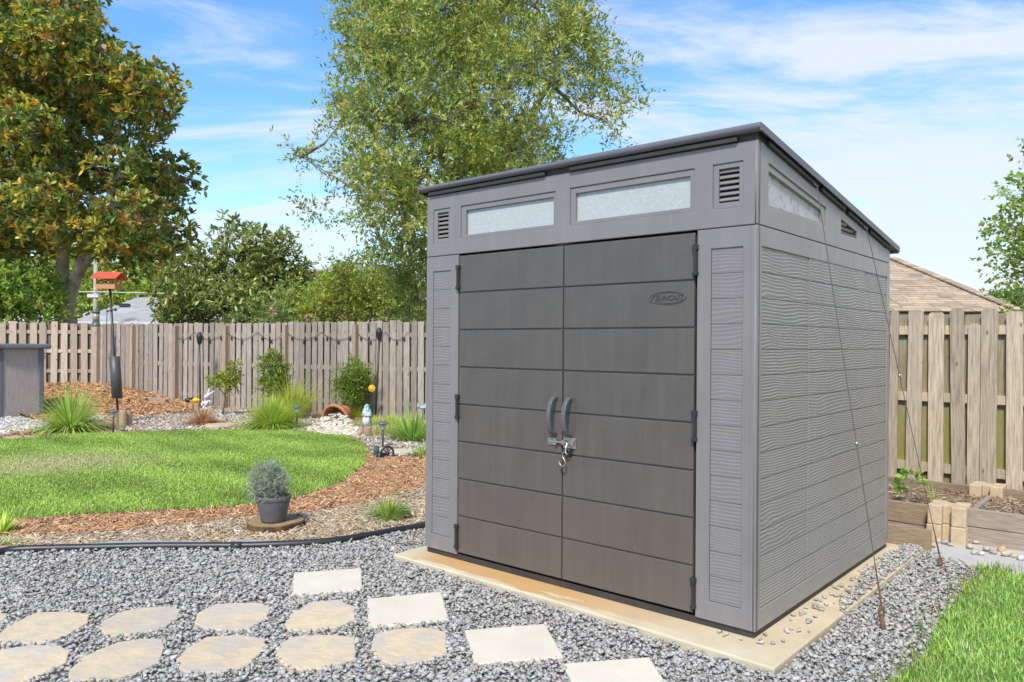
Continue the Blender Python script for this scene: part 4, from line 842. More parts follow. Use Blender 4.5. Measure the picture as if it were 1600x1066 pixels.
# loquat-like bush with long leaves
LY = 19.0
backtree('evergreen_bush', 'broad evergreen bush with long dark glossy leaves between grey roof and oak', (350, 520), LY, [lobe(330, 470, 70, 42, LY), lobe(300, 455, 38, 46, LY, 1.0), lobe(395, 440, 62, 42, LY), lobe(430, 425, 38, 34, LY, .8), lobe(380, 385, 26, 24, LY, .7), lobe(420, 385, 30, 20, LY, .7), lobe(440, 460, 40, 40, LY, .9), lobe(356, 360, 12, 12, LY, .4), lobe(320, 415, 16, 22, LY, .5), lobe(285, 490, 30, 18, LY, .7), lobe(395, 480, 60, 34, LY, dY=-.6)], 1500, 9, .20, .055, [(.10, .13, .035), (.16, .195, .05), (.30, .34, .10), (.06, .08, .024)], [34, 28, 24, 14], .26, 'rosette', .05, M_leafgloss, 'bush', .65, .6)
backtree('oleander_bush', 'green oleander bush with a few pink flowers just over the fence', (440, 520), 17.9, [lobe(415, 492, 34, 22, 17.9, .6), lobe(455, 485, 36, 26, 17.9, .6), lobe(490, 500, 22, 14, 17.9, .5)], 330, 14, .13, .018, [(.20, .27, .08), (.14, .22, .06), (.30, .33, .11)], [3, 3, 2], .42, 'spray', .02, M_leaf, 'bush', .5, .8)
flw = bpy.data.objects['oleander_bush']; fb_ = Vector(flw.location)
fm = mat('pink petals', (.62, .18, .26), (.75, .32, .38), rough=.6, scale=40)
for px, py in ((428, 484), (431, 489), (424, 481), (477, 494), (481, 499), (486, 492), (490, 501), (479, 504)):
    c_ = at(px, py, 17.45)-fb_; b = MB()
    for k in range(6):
        q = k*math.pi/3+random.random(); d_ = Vector((math.cos(q), -.6, math.sin(q)))*.045; s_ = Vector((-math.sin(q), 0, math.cos(q)))*.026; b.add([c_, c_+d_*.6+s_, c_+d_, c_+d_*.6-s_], [(0, 1, 2, 3)])
    b.build('flower', fm, flw)
backtree('yellow_green_bush', 'bright yellow-green bush behind the middle of the back fence', (520, 520), 18.0, [lobe(520, 470, 45, 36, 18), lobe(560, 460, 48, 40, 18), lobe(600, 470, 44, 40, 18), lobe(490, 485, 30, 24, 18, .7), lobe(535, 432, 22, 18, 18, .6), lobe(630, 485, 36, 26, 18, .8)], 1100, 13, .10, .034, [(.26, .29, .045), (.18, .23, .04), (.34, .34, .06), (.28, .20, .05), (.10, .15, .03)], [32, 28, 16, 10, 14], .4, 'spray', .035, M_leaf, 'bush')
backtree('olive_bush', 'olive green bush filling the gap between evergreen bush and oak', (470, 520), 20.5, [lobe(480, 455, 40, 34, 20.5), lobe(520, 450, 36, 26, 20.5), lobe(585, 430, 44, 34, 20.5), lobe(560, 470, 60, 36, 20.5)], 700, 13, .12, .04, [(.15, .18, .045), (.11, .15, .035), (.22, .22, .07), (.26, .20, .11)], [32, 28, 16, 12], .45, 'spray', .04, M_leaf, 'bush')
backtree('leafy_bush', 'bushy green tree left of the magnolia trunk', (45, 520), 20.0, [lobe(40, 455, 46, 38, 20), lobe(0, 470, 44, 40, 20), lobe(60, 485, 30, 26, 20), lobe(10, 440, 40, 20, 20, .9), lobe(-40, 470, 50, 50, 20)], 850, 10, .16, .06, [(.20, .30, .04), (.13, .22, .035), (.28, .37, .06), (.06, .10, .025)], [30, 30, 18, 22], .35, 'spray', .05)
backtree('bright_tree', 'hazy bright green tree far behind the magnolia trunk', (190, 500), 44, [lobe(180, 440, 60, 50, 44), lobe(150, 470, 44, 40, 44), lobe(230, 450, 46, 40, 44), lobe(270, 465, 40, 24, 44), lobe(125, 430, 40, 40, 44), lobe(90, 430, 50, 40, 44)], 1500, 10, .34, .13, [(.24, .34, .05), (.17, .26, .045), (.30, .40, .08)], [1, 1, 1], .9, 'spray', .12)
RY = 12.5
tree('sycamore_tree', 'bright green broad-leaved tree at the right edge beyond the tan roof', 'tree', (at(1660, 500, RY).x, RY, 0), [lobe(1600, 300, 26, 22, RY, .5), lobe(1592, 350, 30, 28, RY, .6), lobe(1585, 390, 30, 24, RY, .6), lobe(1605, 430, 34, 34, RY, .6), lobe(1650, 330, 60, 90, RY), lobe(1650, 440, 60, 60, RY), lobe(1612, 245, 12, 8, RY, .3), lobe(1650, 230, 34, 40, RY, .6), lobe(1568, 400, 14, 6, RY, .2), lobe(1603, 465, 22, 20, RY, .5)],
     [(tp([(1665, 760), (1660, 500), (1655, 400), (1650, 260)], RY), [.12,   .10, .07, .03])], 520, 9, .080, .06, [(.38, .50, .09), (.28, .41, .07), (.48, .57, .13)], [3, 3, 2], .30, 'spray', M_bark, M_leaf, .03, GB, .55)
backtree('distant_tree', 'small distant tree at the right end of the tan roof', (1572, 490), 40, [lobe(1572, 468, 16, 10, 40, .8), lobe(1590, 470, 14, 12, 40, .8)], 150, 9, .26, .11, [(.10, .16, .04), (.15, .21, .05)], [1, 1], .4, 'spray', .05)

# blades that bend over: ornamental grasses
def clump(name, label, cat, base, n, rad, L_, wd, cols, wts, lean=.9, seg=4, group=None, m=M_grass, lmin=.5):
    t0 = rng.random(n)*6.283; lr = rng.random(n)**.6; d = np.c_[np.cos(t0), np.sin(t0)]; l = L_*rng.uniform(lmin, 1.1, n); V = []; 
    s = np.c_[-d[:, 1], d[:, 0], np.zeros(n)]
    for k in range(seg+1):
        u = k/seg; th = lr*lean*(.45+.85*u); 
        if k == 0: p = np.c_[d*(rad*lr)[:, None], np.zeros(n)]
        else: p = p+np.c_[d*(np.sin(th)*l/seg)[:, None], np.cos(th)*l/seg]
        w_ = wd*(1-u**1.6)*.5+.0006
        V += [p-s*w_, p+s*w_]
    V = np.stack(V, 1); T = []
    for k in range(seg): T += [(2*k, 2*k+1, 2*k+3), (2*k, 2*k+3, 2*k+2)]
    T = (np.array(T)[None]+(np.arange(n)*2*(seg+1))[:, None, None]).reshape(-1, 3)
    o = link(name, np_mesh(name, V.reshape(-1, 3), T, m, np.repeat(np.clip(palette(np.array(cols)*1.5, wts, n, .2), 0, .8), 2*(seg+1), 0)), None, base); return tag(o, label, cat, group)
clump('ornamental_grass', 'wide arching clump of lime green grass at the far left lawn edge', 'grass plant', G(110, 676), 1500, .16, .88, .015, [(.30, .42, .07), (.22, .34, .05), (.42, .50, .13), (.45, .45, .18)], [3, 3, 2, 1], 2.5)
clump('red_grass', 'low tuft of reddish dry grass before the round stepping stone', 'grass plant', G(316, 665), 900, .14, .36, .008, [(.38, .17, .10), (.45, .24, .14), (.30, .22, .08), (.50, .36, .20)], [3, 3, 1, 2], 1.7)
clump('feathery_grass', 'feathery lime green grass mound at the back lawn edge', 'grass plant', G(426, 671), 2600, .20, .62, .007, [(.34, .42, .06), (.26, .36, .05), (.44, .48, .10)], [3, 3, 2], 1.6)
clump('daylily', 'tall arching yellow-green strap leaves behind the feathery grass', 'grass plant', G(455, 655), 420, .16, .95, .016, [(.36, .40, .06), (.28, .36, .05), (.52, .40, .06)], [3, 3, 1], 1.15)
clump('yellow_grass', 'short chartreuse tuft right of the tipped terracotta pot', 'grass plant', G(557, 654), 700, .18, .30, .009, [(.38, .40, .04), (.30, .34, .04)], [1, 1], 1.2)
clump('lily_turf', 'strappy green clump against the left side of the shed', 'grass plant', G(645, 690), 620, .25, .50, .013, [(.24, .36, .06), (.18, .30, .05), (.34, .44, .10)], [3, 3, 2], 1.35)
clump('lily_turf', 'small bright green tuft low beside the shed wall', 'grass plant', G(661, 716), 160, .08, .26, .010, [(.34, .46, .08), (.26, .38, .06)], [1, 1], 1.3)
for k_, (px, py) in enumerate(((585, 668), (612, 664), (632, 672), (600, 680))):
    o = clump('ground_cover', ('low lime green ground cover around ' + ['the gnome logs', 'the path light', 'the strappy clump', 'the foot of the path light stake'][k_]), 'ground cover', G(px, py), 420, .38, .22, .010, [(.36, .42, .08), (.28, .36, .06), (.42, .44, .14)], [1, 1, 1], 1.2, group='low ground cover before the fence')
def bush(name, label, base, specs, n, per, LL, WW, cols, wts, tw=.2, cat='shrub', lr=.012, mode='spray', trunk=None, m=M_leaf, up=.4, surf=.5):
    bb = Vector(base); tr_ = trunk or [([bb+Vector((0, 0, -.03)), bb+Vector((.01, 0, .12)), bb+Vector((0, .01, .22))], [lr, lr*.8, lr*.5])]
    return tree(name, label, cat, tuple(bb), specs, tr_, n, per, LL, WW, cols, wts, tw, mode, M_bark, m, lr*.6, None, surf, up=up, sub=2)
b_ = G(430, 652); bush('fence_shrub', 'upright shrub with small yellow-green leaves before the back fence', b_, [lobe(428, 575, 16, 22, b_.y, .25), lobe(430, 600, 18, 14, b_.y, .25)], 330, 10, .075, .026, [(.28, .36, .05), (.20, .29, .04), (.36, .42, .08)], [1, 1, 1], .18)
b_ = G(552, 654); bush('fence_shrub', 'bushy young shrub growing behind the tipped terracotta pot', b_, [lobe(552, 590, 22, 22, b_.y, .3), lobe(550, 612, 20, 16, b_.y, .3)], 420, 10, .085, .020, [(.24, .34, .05), (.17, .27, .04), (.32, .40, .07)], [1, 1, 1], .2)
b_ = G(347, 651); bush('young_tree', 'thin-stemmed young tree with yellow-green leaf tufts beside the white rabbit', b_, [lobe(360, 588, 12, 9, b_.y, .12), lobe(337, 594, 13, 6, b_.y, .12), lobe(358, 604, 12, 6, b_.y, .12), lobe(364, 575, 5, 9, b_.y, .08)], 95, 9, .085, .034, [(.36, .44, .04), (.26, .36, .035), (.46, .50, .06)], [1, 1, 1], .10, 'young tree', .028, trunk=[([b_+Vector((0, 0, -.05)), at(350, 630, b_.y), at(352, 612, b_.y), at(356, 594, b_.y)], [.024, .02, .016, .008]), ([at(351, 618, b_.y), at(342, 605, b_.y)], [.014, .008])])
# weed tuft and stems left of the shed
wd_ = G(608, 814); wt = clump('garden_weed', 'tuft of green weed with thin bare stems in the tan mulch', 'weed', wd_, 420, .09, .20, .007, [(.26, .36, .07), (.18, .28, .05), (.34, .42, .10)], [1, 1, 1], 1.3)
stb = MB()
for ang, l_ in ((-.5, .30), (-.12, .42), (.12, .40), (.45, .32), (-.9, .34), (.75, .30), (.0, .36)):
    stb.tube([(0, 0, 0), (math.sin(ang)*l_*.4, random.uniform(-.03, .03), l_*.55), (math.sin(ang)*l_*1.0, random.uniform(-.06, .06), l_*.98)], [.0026, .0022, .0012], 5)
stb.build('stem', mat('dry stem', (.36, .30, .12), (.28, .22, .09), rough=.8), wt)
lb_ = [(.11, -.02, .23, .075), (.13, .01, .16, .065), (.08, .0, .19, .06), (.15, -.01, .11, .06), (.12, -.03, .13, .065), (.07, -.02, .14, .05), (.14, .0, .19, .06)]
lfb = MB()
for x, y, z, s in lb_:
    a = random.random()*6; d_ = Vector((math.cos(a), math.sin(a), -.4))*s; sd_ = Vector((-math.sin(a), math.cos(a), .2))*s*.42; c_ = Vector((x, y, z)); lfb.add([c_, c_+d_*.5+sd_, c_+d_, c_+d_*.5-sd_], [(0, 1, 2, 3)])
lfb.build('leaf', mat('broad green leaf', (.20, .38, .10), (.26, .44, .14), rough=.5, trans=.25), wt)
clump('garden_weed', 'bright leafy sprig at the left edge by the tube end', 'weed', G(0, 838), 70, .05, .20, .024, [(.30, .46, .05), (.38, .52, .08)], [1, 1], 1.3)
clump('garden_weed', 'small pale green weed tuft beside the end of the edging tube', 'weed', G(12, 856), 60, .05, .10, .010, [(.40, .46, .12), (.32, .40, .10)], [1, 1], 1.3)
clump('garden_weed', 'sprouting weed where the side lawn meets the pale path', 'weed', G(1545, 897), 60, .06, .09, .012, [(.20, .30, .08), (.28, .38, .10)], [1, 1], 1.2)
# seedling in the raised bed
sp_ = loc2w(*on_plane(1423, 772, 3.25)[:2], .165); sd2 = bush('seedling', 'leafy bright green seedling growing in the raised bed', sp_, [lobe(1424, 754, 6, 6, sp_.y, .04), lobe(1420, 766, 5, 5, sp_.y, .04)], 12, 5, .085, .034, [(.34, .48, .10), (.26, .40, .07)], [1, 1], .06, 'seedling', .006, 'rosette', up=.5)
clump('garden_weed', 'thin grass sprouting from the raised bed soil', 'weed', loc2w(*on_plane(1458, 778, 3.3)[:2], .165), 14, .03, .2, .004, [(.3, .36, .1)], [1], 1.1)
# potted plant on a wood slice
M_slice = mat('cut wood face', (.36, .24, .12), (.26, .165, .08), rough=.85, scale=18, bump=.4); M_slicebark = mat('dark wet bark', (.16, .085, .03), (.05, .03, .018), rough=.9, scale=16, bump=.8, lo=.42, hi=.58)
wc = G(429, 828); ws = empty('wood_slice', wc, 0, 'thick slice of tree trunk under the dark flower pot', 'wood slice')
def slice_(t, r, h, m1, m2, asp=1.0):
    k = [1+.05*math.sin(3*q)+.04*math.sin(5*q+1)+random.gauss(0, .012) for q in np.linspace(0, 6.28, 30)[:-1]]
    pl = [(r*k[i]*math.cos(2*math.pi*i/29), r*asp*k[i]*math.sin(2*math.pi*i/29)) for i in range(29)]
    MB().prism(pl, 0, h).build('bark', m2, t, bev=.006); MB().prism([(x*.95, y*.95) for x, y in pl], h+.001, h+.005).build('cut_face', m1, t)
slice_(ws, .215, .068, M_slice, M_slicebark, .95)
M_pot = mat('slate grey pot', (.125, .122, .132), (.105, .102, .11), rough=.45, scale=20, bump=.1)
ptl = wc+Vector((.0, -.03, .073)); s_ = .128/.128
pot = MB().lathe([(.088, 0), (.093, .02), (.112, .10), (.125, .155), (.124, .163), (.128, .167), (.131, .175), (.131, .196), (.127, .200), (.117, .199), (.114, .175), (.001, .172)], n=32).build('flower_pot', M_pot, None, ptl, sm=True); tag(pot, 'tapered slate grey flower pot standing on a wood slice', 'pot')
lv = ptl+Vector((-.03, 0, .17))
bush('lavender_plant', 'bushy grey-green lavender growing in the slate grey pot', lv, [((lv.x-.01, lv.y, lv.z+.14), (.105, .10, .10)), ((lv.x, lv.y, lv.z+.07), (.08, .08, .06))], 620, 16, .026, .0045, [(.52, .56, .44), (.40, .46, .34), (.62, .65, .55), (.28, .34, .18)], [3, 3, 2, 2], .085, 'plant', .006, up=.7, surf=.7)
tag(clump('pot_grass', 'few stray grass blades hanging over the rim of the slate grey pot', 'grass plant', ptl+Vector((.06, -.02, .172)), 26, .04, .10, .004, [(.40, .38, .12), (.3, .36, .1)], [1, 1], 1.6))

# ------------------------------------------------------------------ garden ornaments
M_tilt = mat('frosted glass shade', (.55, .56, .52), (.45, .46, .43), rough=.25, scale=20)
def path_light(px, py, h_px, label, lean=0.0):
    b = G(px, py); k = m_per_px(b.y); h = h_px*k; t = empty('path_light', b, 0, label, 'path light', 'solar path lights along the bed')
    MB().tube([(0, 0, -.05), (lean*.6*h, 0, h*.72)], .013, 8).build('stake', M_black, t, sm=True)
    MB().lathe([(.02, h*.68), (.035, h*.72), (.055, h*.90)], (lean*h, 0, 0), 14).build('lamp_shade', M_tilt, t, sm=True)
    MB().lathe([(.02, h*.885), (.082, h*.90), (.080, h*.925), (.045, h*.985), (.012, h), (.0001, h)], (lean*h, 0, 0), 16).build('cap', mat('dark bronze cap', (.10, .095, .09), (.16, .15, .145), rough=.35), t, sm=True)
    return t
path_light(598, 703, 45, 'solar path light at the right end of the lawn, by the black ornament')
path_light(464, 672, 39, 'solar path light before the tall yellow-green strap leaves')
path_light(177, 680, 40, 'solar path light in front of the log edging at the feeder pole')
def torch(px, py, top_py, label, lean_px):
    b = G(px, py); T_ = at(px+lean_px, top_py, b.y)-b; t = empty('garden_torch', b, 0, label, 'torch', 'black torches before the back fence')
    k = m_per_px(b.y); hh = 20*k
    MB().tube([(0, 0, -.05), T_*(1-hh/T_.length)], .019, 8).build('pole', M_black, t, sm=True)
    o = MB().lathe([(.018, 0), (.034, .02), (.048, .05), (.064, hh*.62), (.066, hh*.70), (.052, hh*.76), (.036, hh*.82), (.042, hh*.88), (.022, hh), (.001, hh*1.0)], n=14).build('torch_head', M_black, t, T_*(1-hh/T_.length), sm=True)
torch(313, 640, 519, 'thin black torch standing beside the white rabbit', -1.5); torch(586, 664, 512, 'taller black torch behind the gnome, before the fence', 7.5)
# logs used as edging
M_log = mat('pale cut log', (.55, .38, .25), (.40, .26, .165), rough=.8, scale=9, stretch=(3, 3, .6), bump=.3, rand=1, vary=.1); M_logend = mat('log end grain', (.60, .45, .31), (.48, .34, .22), rough=.85, scale=30)
def logs(lst, label):
    b = G(lst[0][0], lst[0][1]); t = empty('log_edging', b, 0, label, 'log edging', 'short upright logs used as edging')
    for px, py, wpx, hpx in lst:
        p = G(px, py)-b; k = m_per_px(b.y); r = wpx*k/2; h = hpx*k
        o = MB().lathe([(r, -.05), (r, h-.01), (r*.93, h)], n=12, wob=.05).build('log', M_log, t, p, sm=False)
logs([(183, 667, 10, 25), (192, 668.5, 11, 26), (201, 667, 10, 25)], 'upright pale logs around the foot of the bird feeder pole')
logs([(299, 641, 8, 10), (307, 641, 8, 11), (316, 640, 8, 11)], 'upright pale logs beside the white rabbit with the bee on top')
logs([(564.5, 681, 7, 14), (574.5, 683.5, 12, 16), (586.5, 681, 10, 15)], 'upright brown logs in front of the blue-hatted gnome')
# bird feeder
fbp = at(186, 640, 13.3); fbp.z = 0
bft = empty('bird_feeder', fbp, 0, 'red-roofed bird feeder on a leaning pole with a grey baffle', 'bird feeder'); top = at(172, 452, 13.3)-fbp
M_red = mat('red painted metal', (.55, .075, .035), (.62, .11, .05), rough=.45, scale=12); M_cedar = mat('orange cedar', (.58, .28, .13), (.48, .22, .10), rough=.7, scale=14, stretch=(2, 9, 9))
MB().tube([(0, 0, -.1), top], .020, 8).build('pole', M_black, bft, sm=True)
k = m_per_px(13.3)
def along_pole(f): return top*f
pz = [f_ for f_ in ((640-604)/188, (640-546)/188)]
ax = (along_pole(pz[1])-along_pole(pz[0])); Mr = ax.to_track_quat('Z', 'Y').to_matrix().to_4x4()
MB().lathe([(.075, 0), (.088, .004), (.085, ax.length), (.02, ax.length+.01)], along_pole(pz[0]), 18, Mr).build('baffle', mat('grey baffle', (.075, .08, .082), (.06, .064, .066), rough=.45), bft, sm=True)
cl = along_pole((640-482)/188); MB().tube([cl+Vector((-.07, -.02, -.01)), cl+Vector((.08, -.02, .02))], .010, 6).ball(cl+Vector((.08, -.02, .02)), .026).ball(cl+Vector((-.06, -.02, -.01)), .018).build('clamp', M_black, bft)
fz = top.z; fx = at(170.5, 440, 13.3)-fbp; hw = 15*k; dp = .13
tr = MB().box(fx.x-hw, fx.x+hw, -dp, dp, fz, fz+.025).box(fx.x-hw, fx.x+hw, -dp, -dp+.015, fz+.025, fz+.085).box(fx.x-hw, fx.x+hw, dp-.015, dp, fz+.025, fz+.085).box(fx.x-hw, fx.x-hw+.015, -dp+.015, dp-.015, fz+.025, fz+.085).box(fx.x+hw-.015, fx.x+hw, -dp+.015, dp-.015, fz+.025, fz+.085).build('tray', M_cedar, bft)
for sx in (-1, 1):
    for sy in (-1, 1): MB().box(fx.x+sx*(hw-.012)-.012, fx.x+sx*(hw-.012)+.012, sy*(dp-.025)-.012, sy*(dp-.025)+.012, fz+.085, fz+.20).build('corner_post', M_cedar, bft)
rx = 20*k; rp = [(-.20, fz+.185), (0, fz+.30), (.20, fz+.185), (.20, fz+.165), (0, fz+.275), (-.20, fz+.165)]; n = 6
MB().add([(fx.x+x, y, z) for x in (-rx, rx) for y, z in rp], [tuple(range(n)), tuple(range(2*n-1, n-1, -1))]+[(i, n+i, n+(i+1) % n, (i+1) % n) for i in range(n)]).build('roof', M_red, bft)
MB().lathe([(.07, fz+.025), (.06, fz+.06), (.001, fz+.08)], (fx.x, 0, 0), 12).build('seed_heap', mat('bird seed', (.40, .32, .20), (.25, .19, .11), rough=.9, scale=60), bft)
# tube feeder hanging at the fence corner
tf = at(150, 509, 17.7); tft = empty('tube_feeder', tf, 0, 'green tube bird feeder hanging at the fence corner', 'bird feeder')
k = m_per_px(17.7); M_dkgreen = mat('dark green plastic', (.05, .13, .11), (.07, .16, .14), rough=.4)
MB().lathe([(.10, 0), (.105, .015), (.08, .03), (.08, .09)], n=14).build('base', M_dkgreen, tft, sm=True); MB().lathe([(.072, .09), (.072, .29)], n=14).build('seed_tube', mat('cloudy tube with seed', (.42, .36, .24), (.30, .27, .20), rough=.2, scale=30), tft, sm=True)
MB().lathe([(.085, .29), (.085, .32), (.06, .35), (.001, .36)], n=14).build('lid', M_dkgreen, tft, sm=True); MB().box(-.19, .17, -.02, .02, -.02, -.005).build('perch', M_dkgreen, tft)
MB().tube(curve([(0, 0, .355), (.0, .0, .40), (.05, .05, .44), (.09, .28, .40), (.09, .30, .1), (.09, .31, -.6)], 4), .008, 6).build('hanger', M_black, tft)
# figurines on a wood slice at the left
sl_ = G(32, 687); wsl = empty('wood_slice', sl_, 0, 'flat pale wood slice at the far left lawn edge with two animal figurines', 'wood slice'); slice_(wsl, .245, .035, mat('pale cut wood', (.52, .38, .23), (.40, .28, .16), rough=.85, scale=12), M_log, .8)
M_fig = mat('brown painted resin', (.42, .24, .11), (.28, .15, .07), rough=.7, scale=30, bump=.4)
def figurine(px, s, label, head):
    p = G(px, 684); p.z = .04
    b = MB().ball((0, 0, s*.62), s*.85, s*.6, s*.52).ball((head*s*.75, -s*.15, s*.85), s*.36, s*.34, s*.34).ball((head*s*1.05, -s*.25, s*.78), s*.15).ball((head*s*.72, -s*.05, s*1.2), s*.12).ball((head*s*.62, -s*.32, s*1.18), s*.12)
    for x in (-.5, .5):
        for y in (-.3, .3): b.tube([(x*s, y*s, 0), (x*s*.9, y*s, s*.4)], s*.15, 7)
    o = b.build('animal_figurine', M_fig, None, p, sm=True); rm = o.modifiers.new('remesh', 'REMESH'); rm.mode = 'VOXEL'; rm.voxel_size = s*.08; rm.use_smooth_shade = True
    tag(o, label, 'figurine')
figurine(24, .062, 'low brown animal figurine on the left half of the wood slice', -1); figurine(42.5, .068, 'rounder brown animal figurine on the right half of the wood slice', 1)
# round stepping stone and flat stones
def disc(px, py, rpx, label, m, asp=1.0, h=.05):
    c_ = G(px, py); r = rpx*m_per_px(c_.y); o = MB().lathe([(r*.98, -.03), (r, h*.6), (r*.96, h), (.001, h+.002)], n=22, wob=.03).build('stepping_stone', m, None, c_+Vector((0, 0, .015)), sm=False); o.scale = (1, asp, 1); tag(o, label, 'stepping stone')
disc(345, 669, 23, 'round tan stepping stone at the back lawn edge near the red grass', mat('tan stone disc', (.58, .45, .28), (.48, .36, .22), rough=.85, scale=14))
disc(466, 668, 17, 'flat pale stone under the path light behind the lawn', M_walk, 1.1, .03)
disc(632, 710, 22, 'flat weathered pale stone between the black ornament and the shed', M_flag, .8, .04)
# tipped terracotta pot with spilling stones
tcp = G(523, 660); M_terra = mat('terracotta', (.50, .21, .085), (.40, .16, .065), rough=.8, scale=9, bump=.2)
r = 20*m_per_px(tcp.y)*1.15
Mx = Matrix.Rotation(R(-20), 4, 'Z')@Matrix.Rotation(R(104), 4, 'X')
tp_ = MB().lathe([(r*.55, -.36), (r*.62, -.30), (r*.88, -.10), (r*.92, -.075), (r*1.02, -.07), (r*1.03, 0.0), (r*.86, .002), (r*.80, -.08), (r*.55, -.32), (.001, -.33)], (0, 0, 0), 28, Mx).build('terracotta_pot', M_terra, None, tcp+Vector((0, 0, r*.22)), sm=True); tag(tp_, 'terracotta pot tipped on its side and half buried, spilling stones', 'pot')
hp = [(p.x, p.y) for p in P(curve([(507, 662), (523, 658), (540, 662), (556, 670), (566, 681), (540, 684), (505, 682), (482, 676), (490, 667), (507, 662)], 3))]
q = sample(hp, 420); k_ = len(q); d0 = np.hypot(q[:, 0]-tcp.x, (q[:, 1]-tcp.y)); z = np.clip(.16-d0*.14, .02, .14)*rng.uniform(.5, 1, k_)
tag(link('spilled_stones', realize('spilled_stones', [hull(16, 1, .75, .5, .15) for _ in range(8)], np.c_[q, z+.02], rotmats(rng.random(k_)*6.3, rng.normal(0, .4, k_), rng.random(k_)*6.3), np.repeat(rng.uniform(.035, .07, k_)[:, None], 3, 1), palette([(.60, .52, .40), (.50, .43, .33), (.68, .62, .52)], [1, 1, 1], k_, .12), M_stone)), kind='stuff')
# blue gazing ball
gb = G(536, 645); tag(MB().ball((0, 0, 0), .085).build('gazing_ball', mat('blue glazed ball', (.045, .075, .17), (.07, .10, .22), rough=.15), None, (gb.x, gb.y+.3, .17), sm=True), 'dark blue glazed ball half hidden behind the terracotta pot', 'garden ball')
# gnome
gn = G(573, 672); k = m_per_px(gn.y); gnt = empty('garden_gnome', gn, 0, 'small gnome with blue patterned hat and white beard behind logs', 'gnome'); gz0 = .04
MB().lathe([(.062, 0), (.078, .04), (.080, .12), (.060, .18), (.03, .21)], n=16).build('body', mat('grey gnome coat', (.30, .33, .36), (.22, .25, .28), rough=.7), gnt, (0, 0, gz0), sm=True)
MB().ball((0, -.055, .125), .062, .035, .085).ball((0, -.05, .06), .035, .025, .05).build('beard', mat('white beard', (.72, .71, .68), (.58, .57, .55), rough=.9, scale=60, bump=.6), gnt, (0, 0, gz0), sm=True)
MB().ball((0, -.085, .20), .020).build('nose', mat('pink nose', (.60, .34, .26), rough=.6), gnt, (0, 0, gz0), sm=True)
M_hat = mat('blue and white hat', (.10, .27, .38), (.62, .70, .72), rough=.7, scale=22, lo=.46, hi=.54)
MB().lathe([(.085, .185), (.092, .20), (.082, .225), (.066, .28), (.045, .34), (.022, .38), (.001, .39)], n=16).build('hat', M_hat, gnt, (0, 0, gz0), sm=True)
for sx in (-1, 1): MB().ball((sx*.035, -.05, .0), .032, .05, .022).build('shoe', M_black, gnt, (0, 0, gz0), sm=True)
# rabbit statue
rb = G(324, 641); rbt = MB(); s = .105
rbt.ball((0, .03, s*1.25), s*.85, s*.95, s*1.25).ball((0, -.01, s*.5), s*1.0, s*1.05, s*.55).ball((.01, -.03, s*2.75), s*.52, s*.6, s*.52).ball((.0, -.085, s*2.6), s*.28, s*.25, s*.24)
rbt.tube([(.02, -.02, s*3.1), (.03, .0, s*3.8), (.035, .01, s*4.6)], [s*.22, s*.24, s*.08], 8).tube([(.04, -.02, s*3.0), (.11, .0, s*3.5), (.18, .01, s*3.95)], [s*.22, s*.25, s*.08], 8)
rbt.ball((-s*.55, -.09, s*.18), s*.3, s*.5, s*.2).ball((s*.55, -.09, s*.18), s*.3, s*.5, s*.2).tube([(-s*.5, -.06, s*1.8), (-s*.55, -.11, s*1.2), (-s*.3, -.12, s*.9)], [s*.25, s*.22, s*.2], 8).tube([(s*.5, -.06, s*1.8), (s*.5, -.11, s*1.2), (s*.3, -.12, s*.9)], [s*.25, s*.22, s*.2], 8)
rbo = rbt.build('rabbit_statue', mat('white painted concrete', (.70, .68, .65), (.52, .50, .47), rough=.8, scale=9, bump=.2), None, rb, (0, 0, R(-15)), sm=True); rm = rbo.modifiers.new('remesh', 'REMESH'); rm.mode = 'VOXEL'; rm.voxel_size = .014; rm.use_smooth_shade = True
tag(rbo, 'white rabbit statue with long upright ears before the back fence', 'statue')
# bee ornament on the logs
be = G(302, 641); bet = empty('bee_ornament', be+Vector((-.02, .02, .155)), 0, 'black and yellow bee ornament lying on the pale logs', 'ornament')
MB().ball((.0, 0, .05), .075, .05, .05).build('head', M_black, bet, (-.10, 0, 0), sm=True); MB().ball((.04, 0, .05), .12, .055, .055).build('body', mat('bee yellow', (.80, .52, .02), (.70, .42, .01), rough=.5), bet, sm=True)
MB().ball((-.02, 0, .10), .05, .09, .012).build('wing', M_black, bet, sm=True)
# yellow flower on a stake, blue bird on a stake, black ornament
yf = G(574, 655); yft = empty('flower_stake', yf, 0, 'round yellow flower ornament on a thin dark stake', 'ornament'); tpv = at(581, 607, yf.y)-yf
MB().tube([(0, 0, -.05), tpv*.6+Vector((-.02, 0, 0)), tpv], .008, 6).build('stem', M_black, yft); b = MB().ball(tpv, .055, .04, .055)
for kk in range(9): q = kk*2*math.pi/9; b.ball(tpv+Vector((math.cos(q)*.05, -.01, math.sin(q)*.05)), .024, .014, .024, 8, 5)
b.build('flower_head', mat('yellow enamel', (.80, .50, .02), (.70, .38, .01), rough=.5), yft, sm=True)
MB().ball(Vector((-.01, 0, .17)), .03, .03, .04).build('knob', M_black, yft, sm=True)
bb = G(660, 672); bbt = empty('bird_stake', bb, 0, 'small blue bird ornament on a thin stake at the shed edge', 'ornament'); t2 = at(660.5, 637, bb.y)-bb
MB().tube([(0, 0, -.05), t2], .006, 6).build('stem', M_black, bbt); M_blue = mat('pale blue enamel', (.22, .38, .55), (.32, .48, .62), rough=.4)
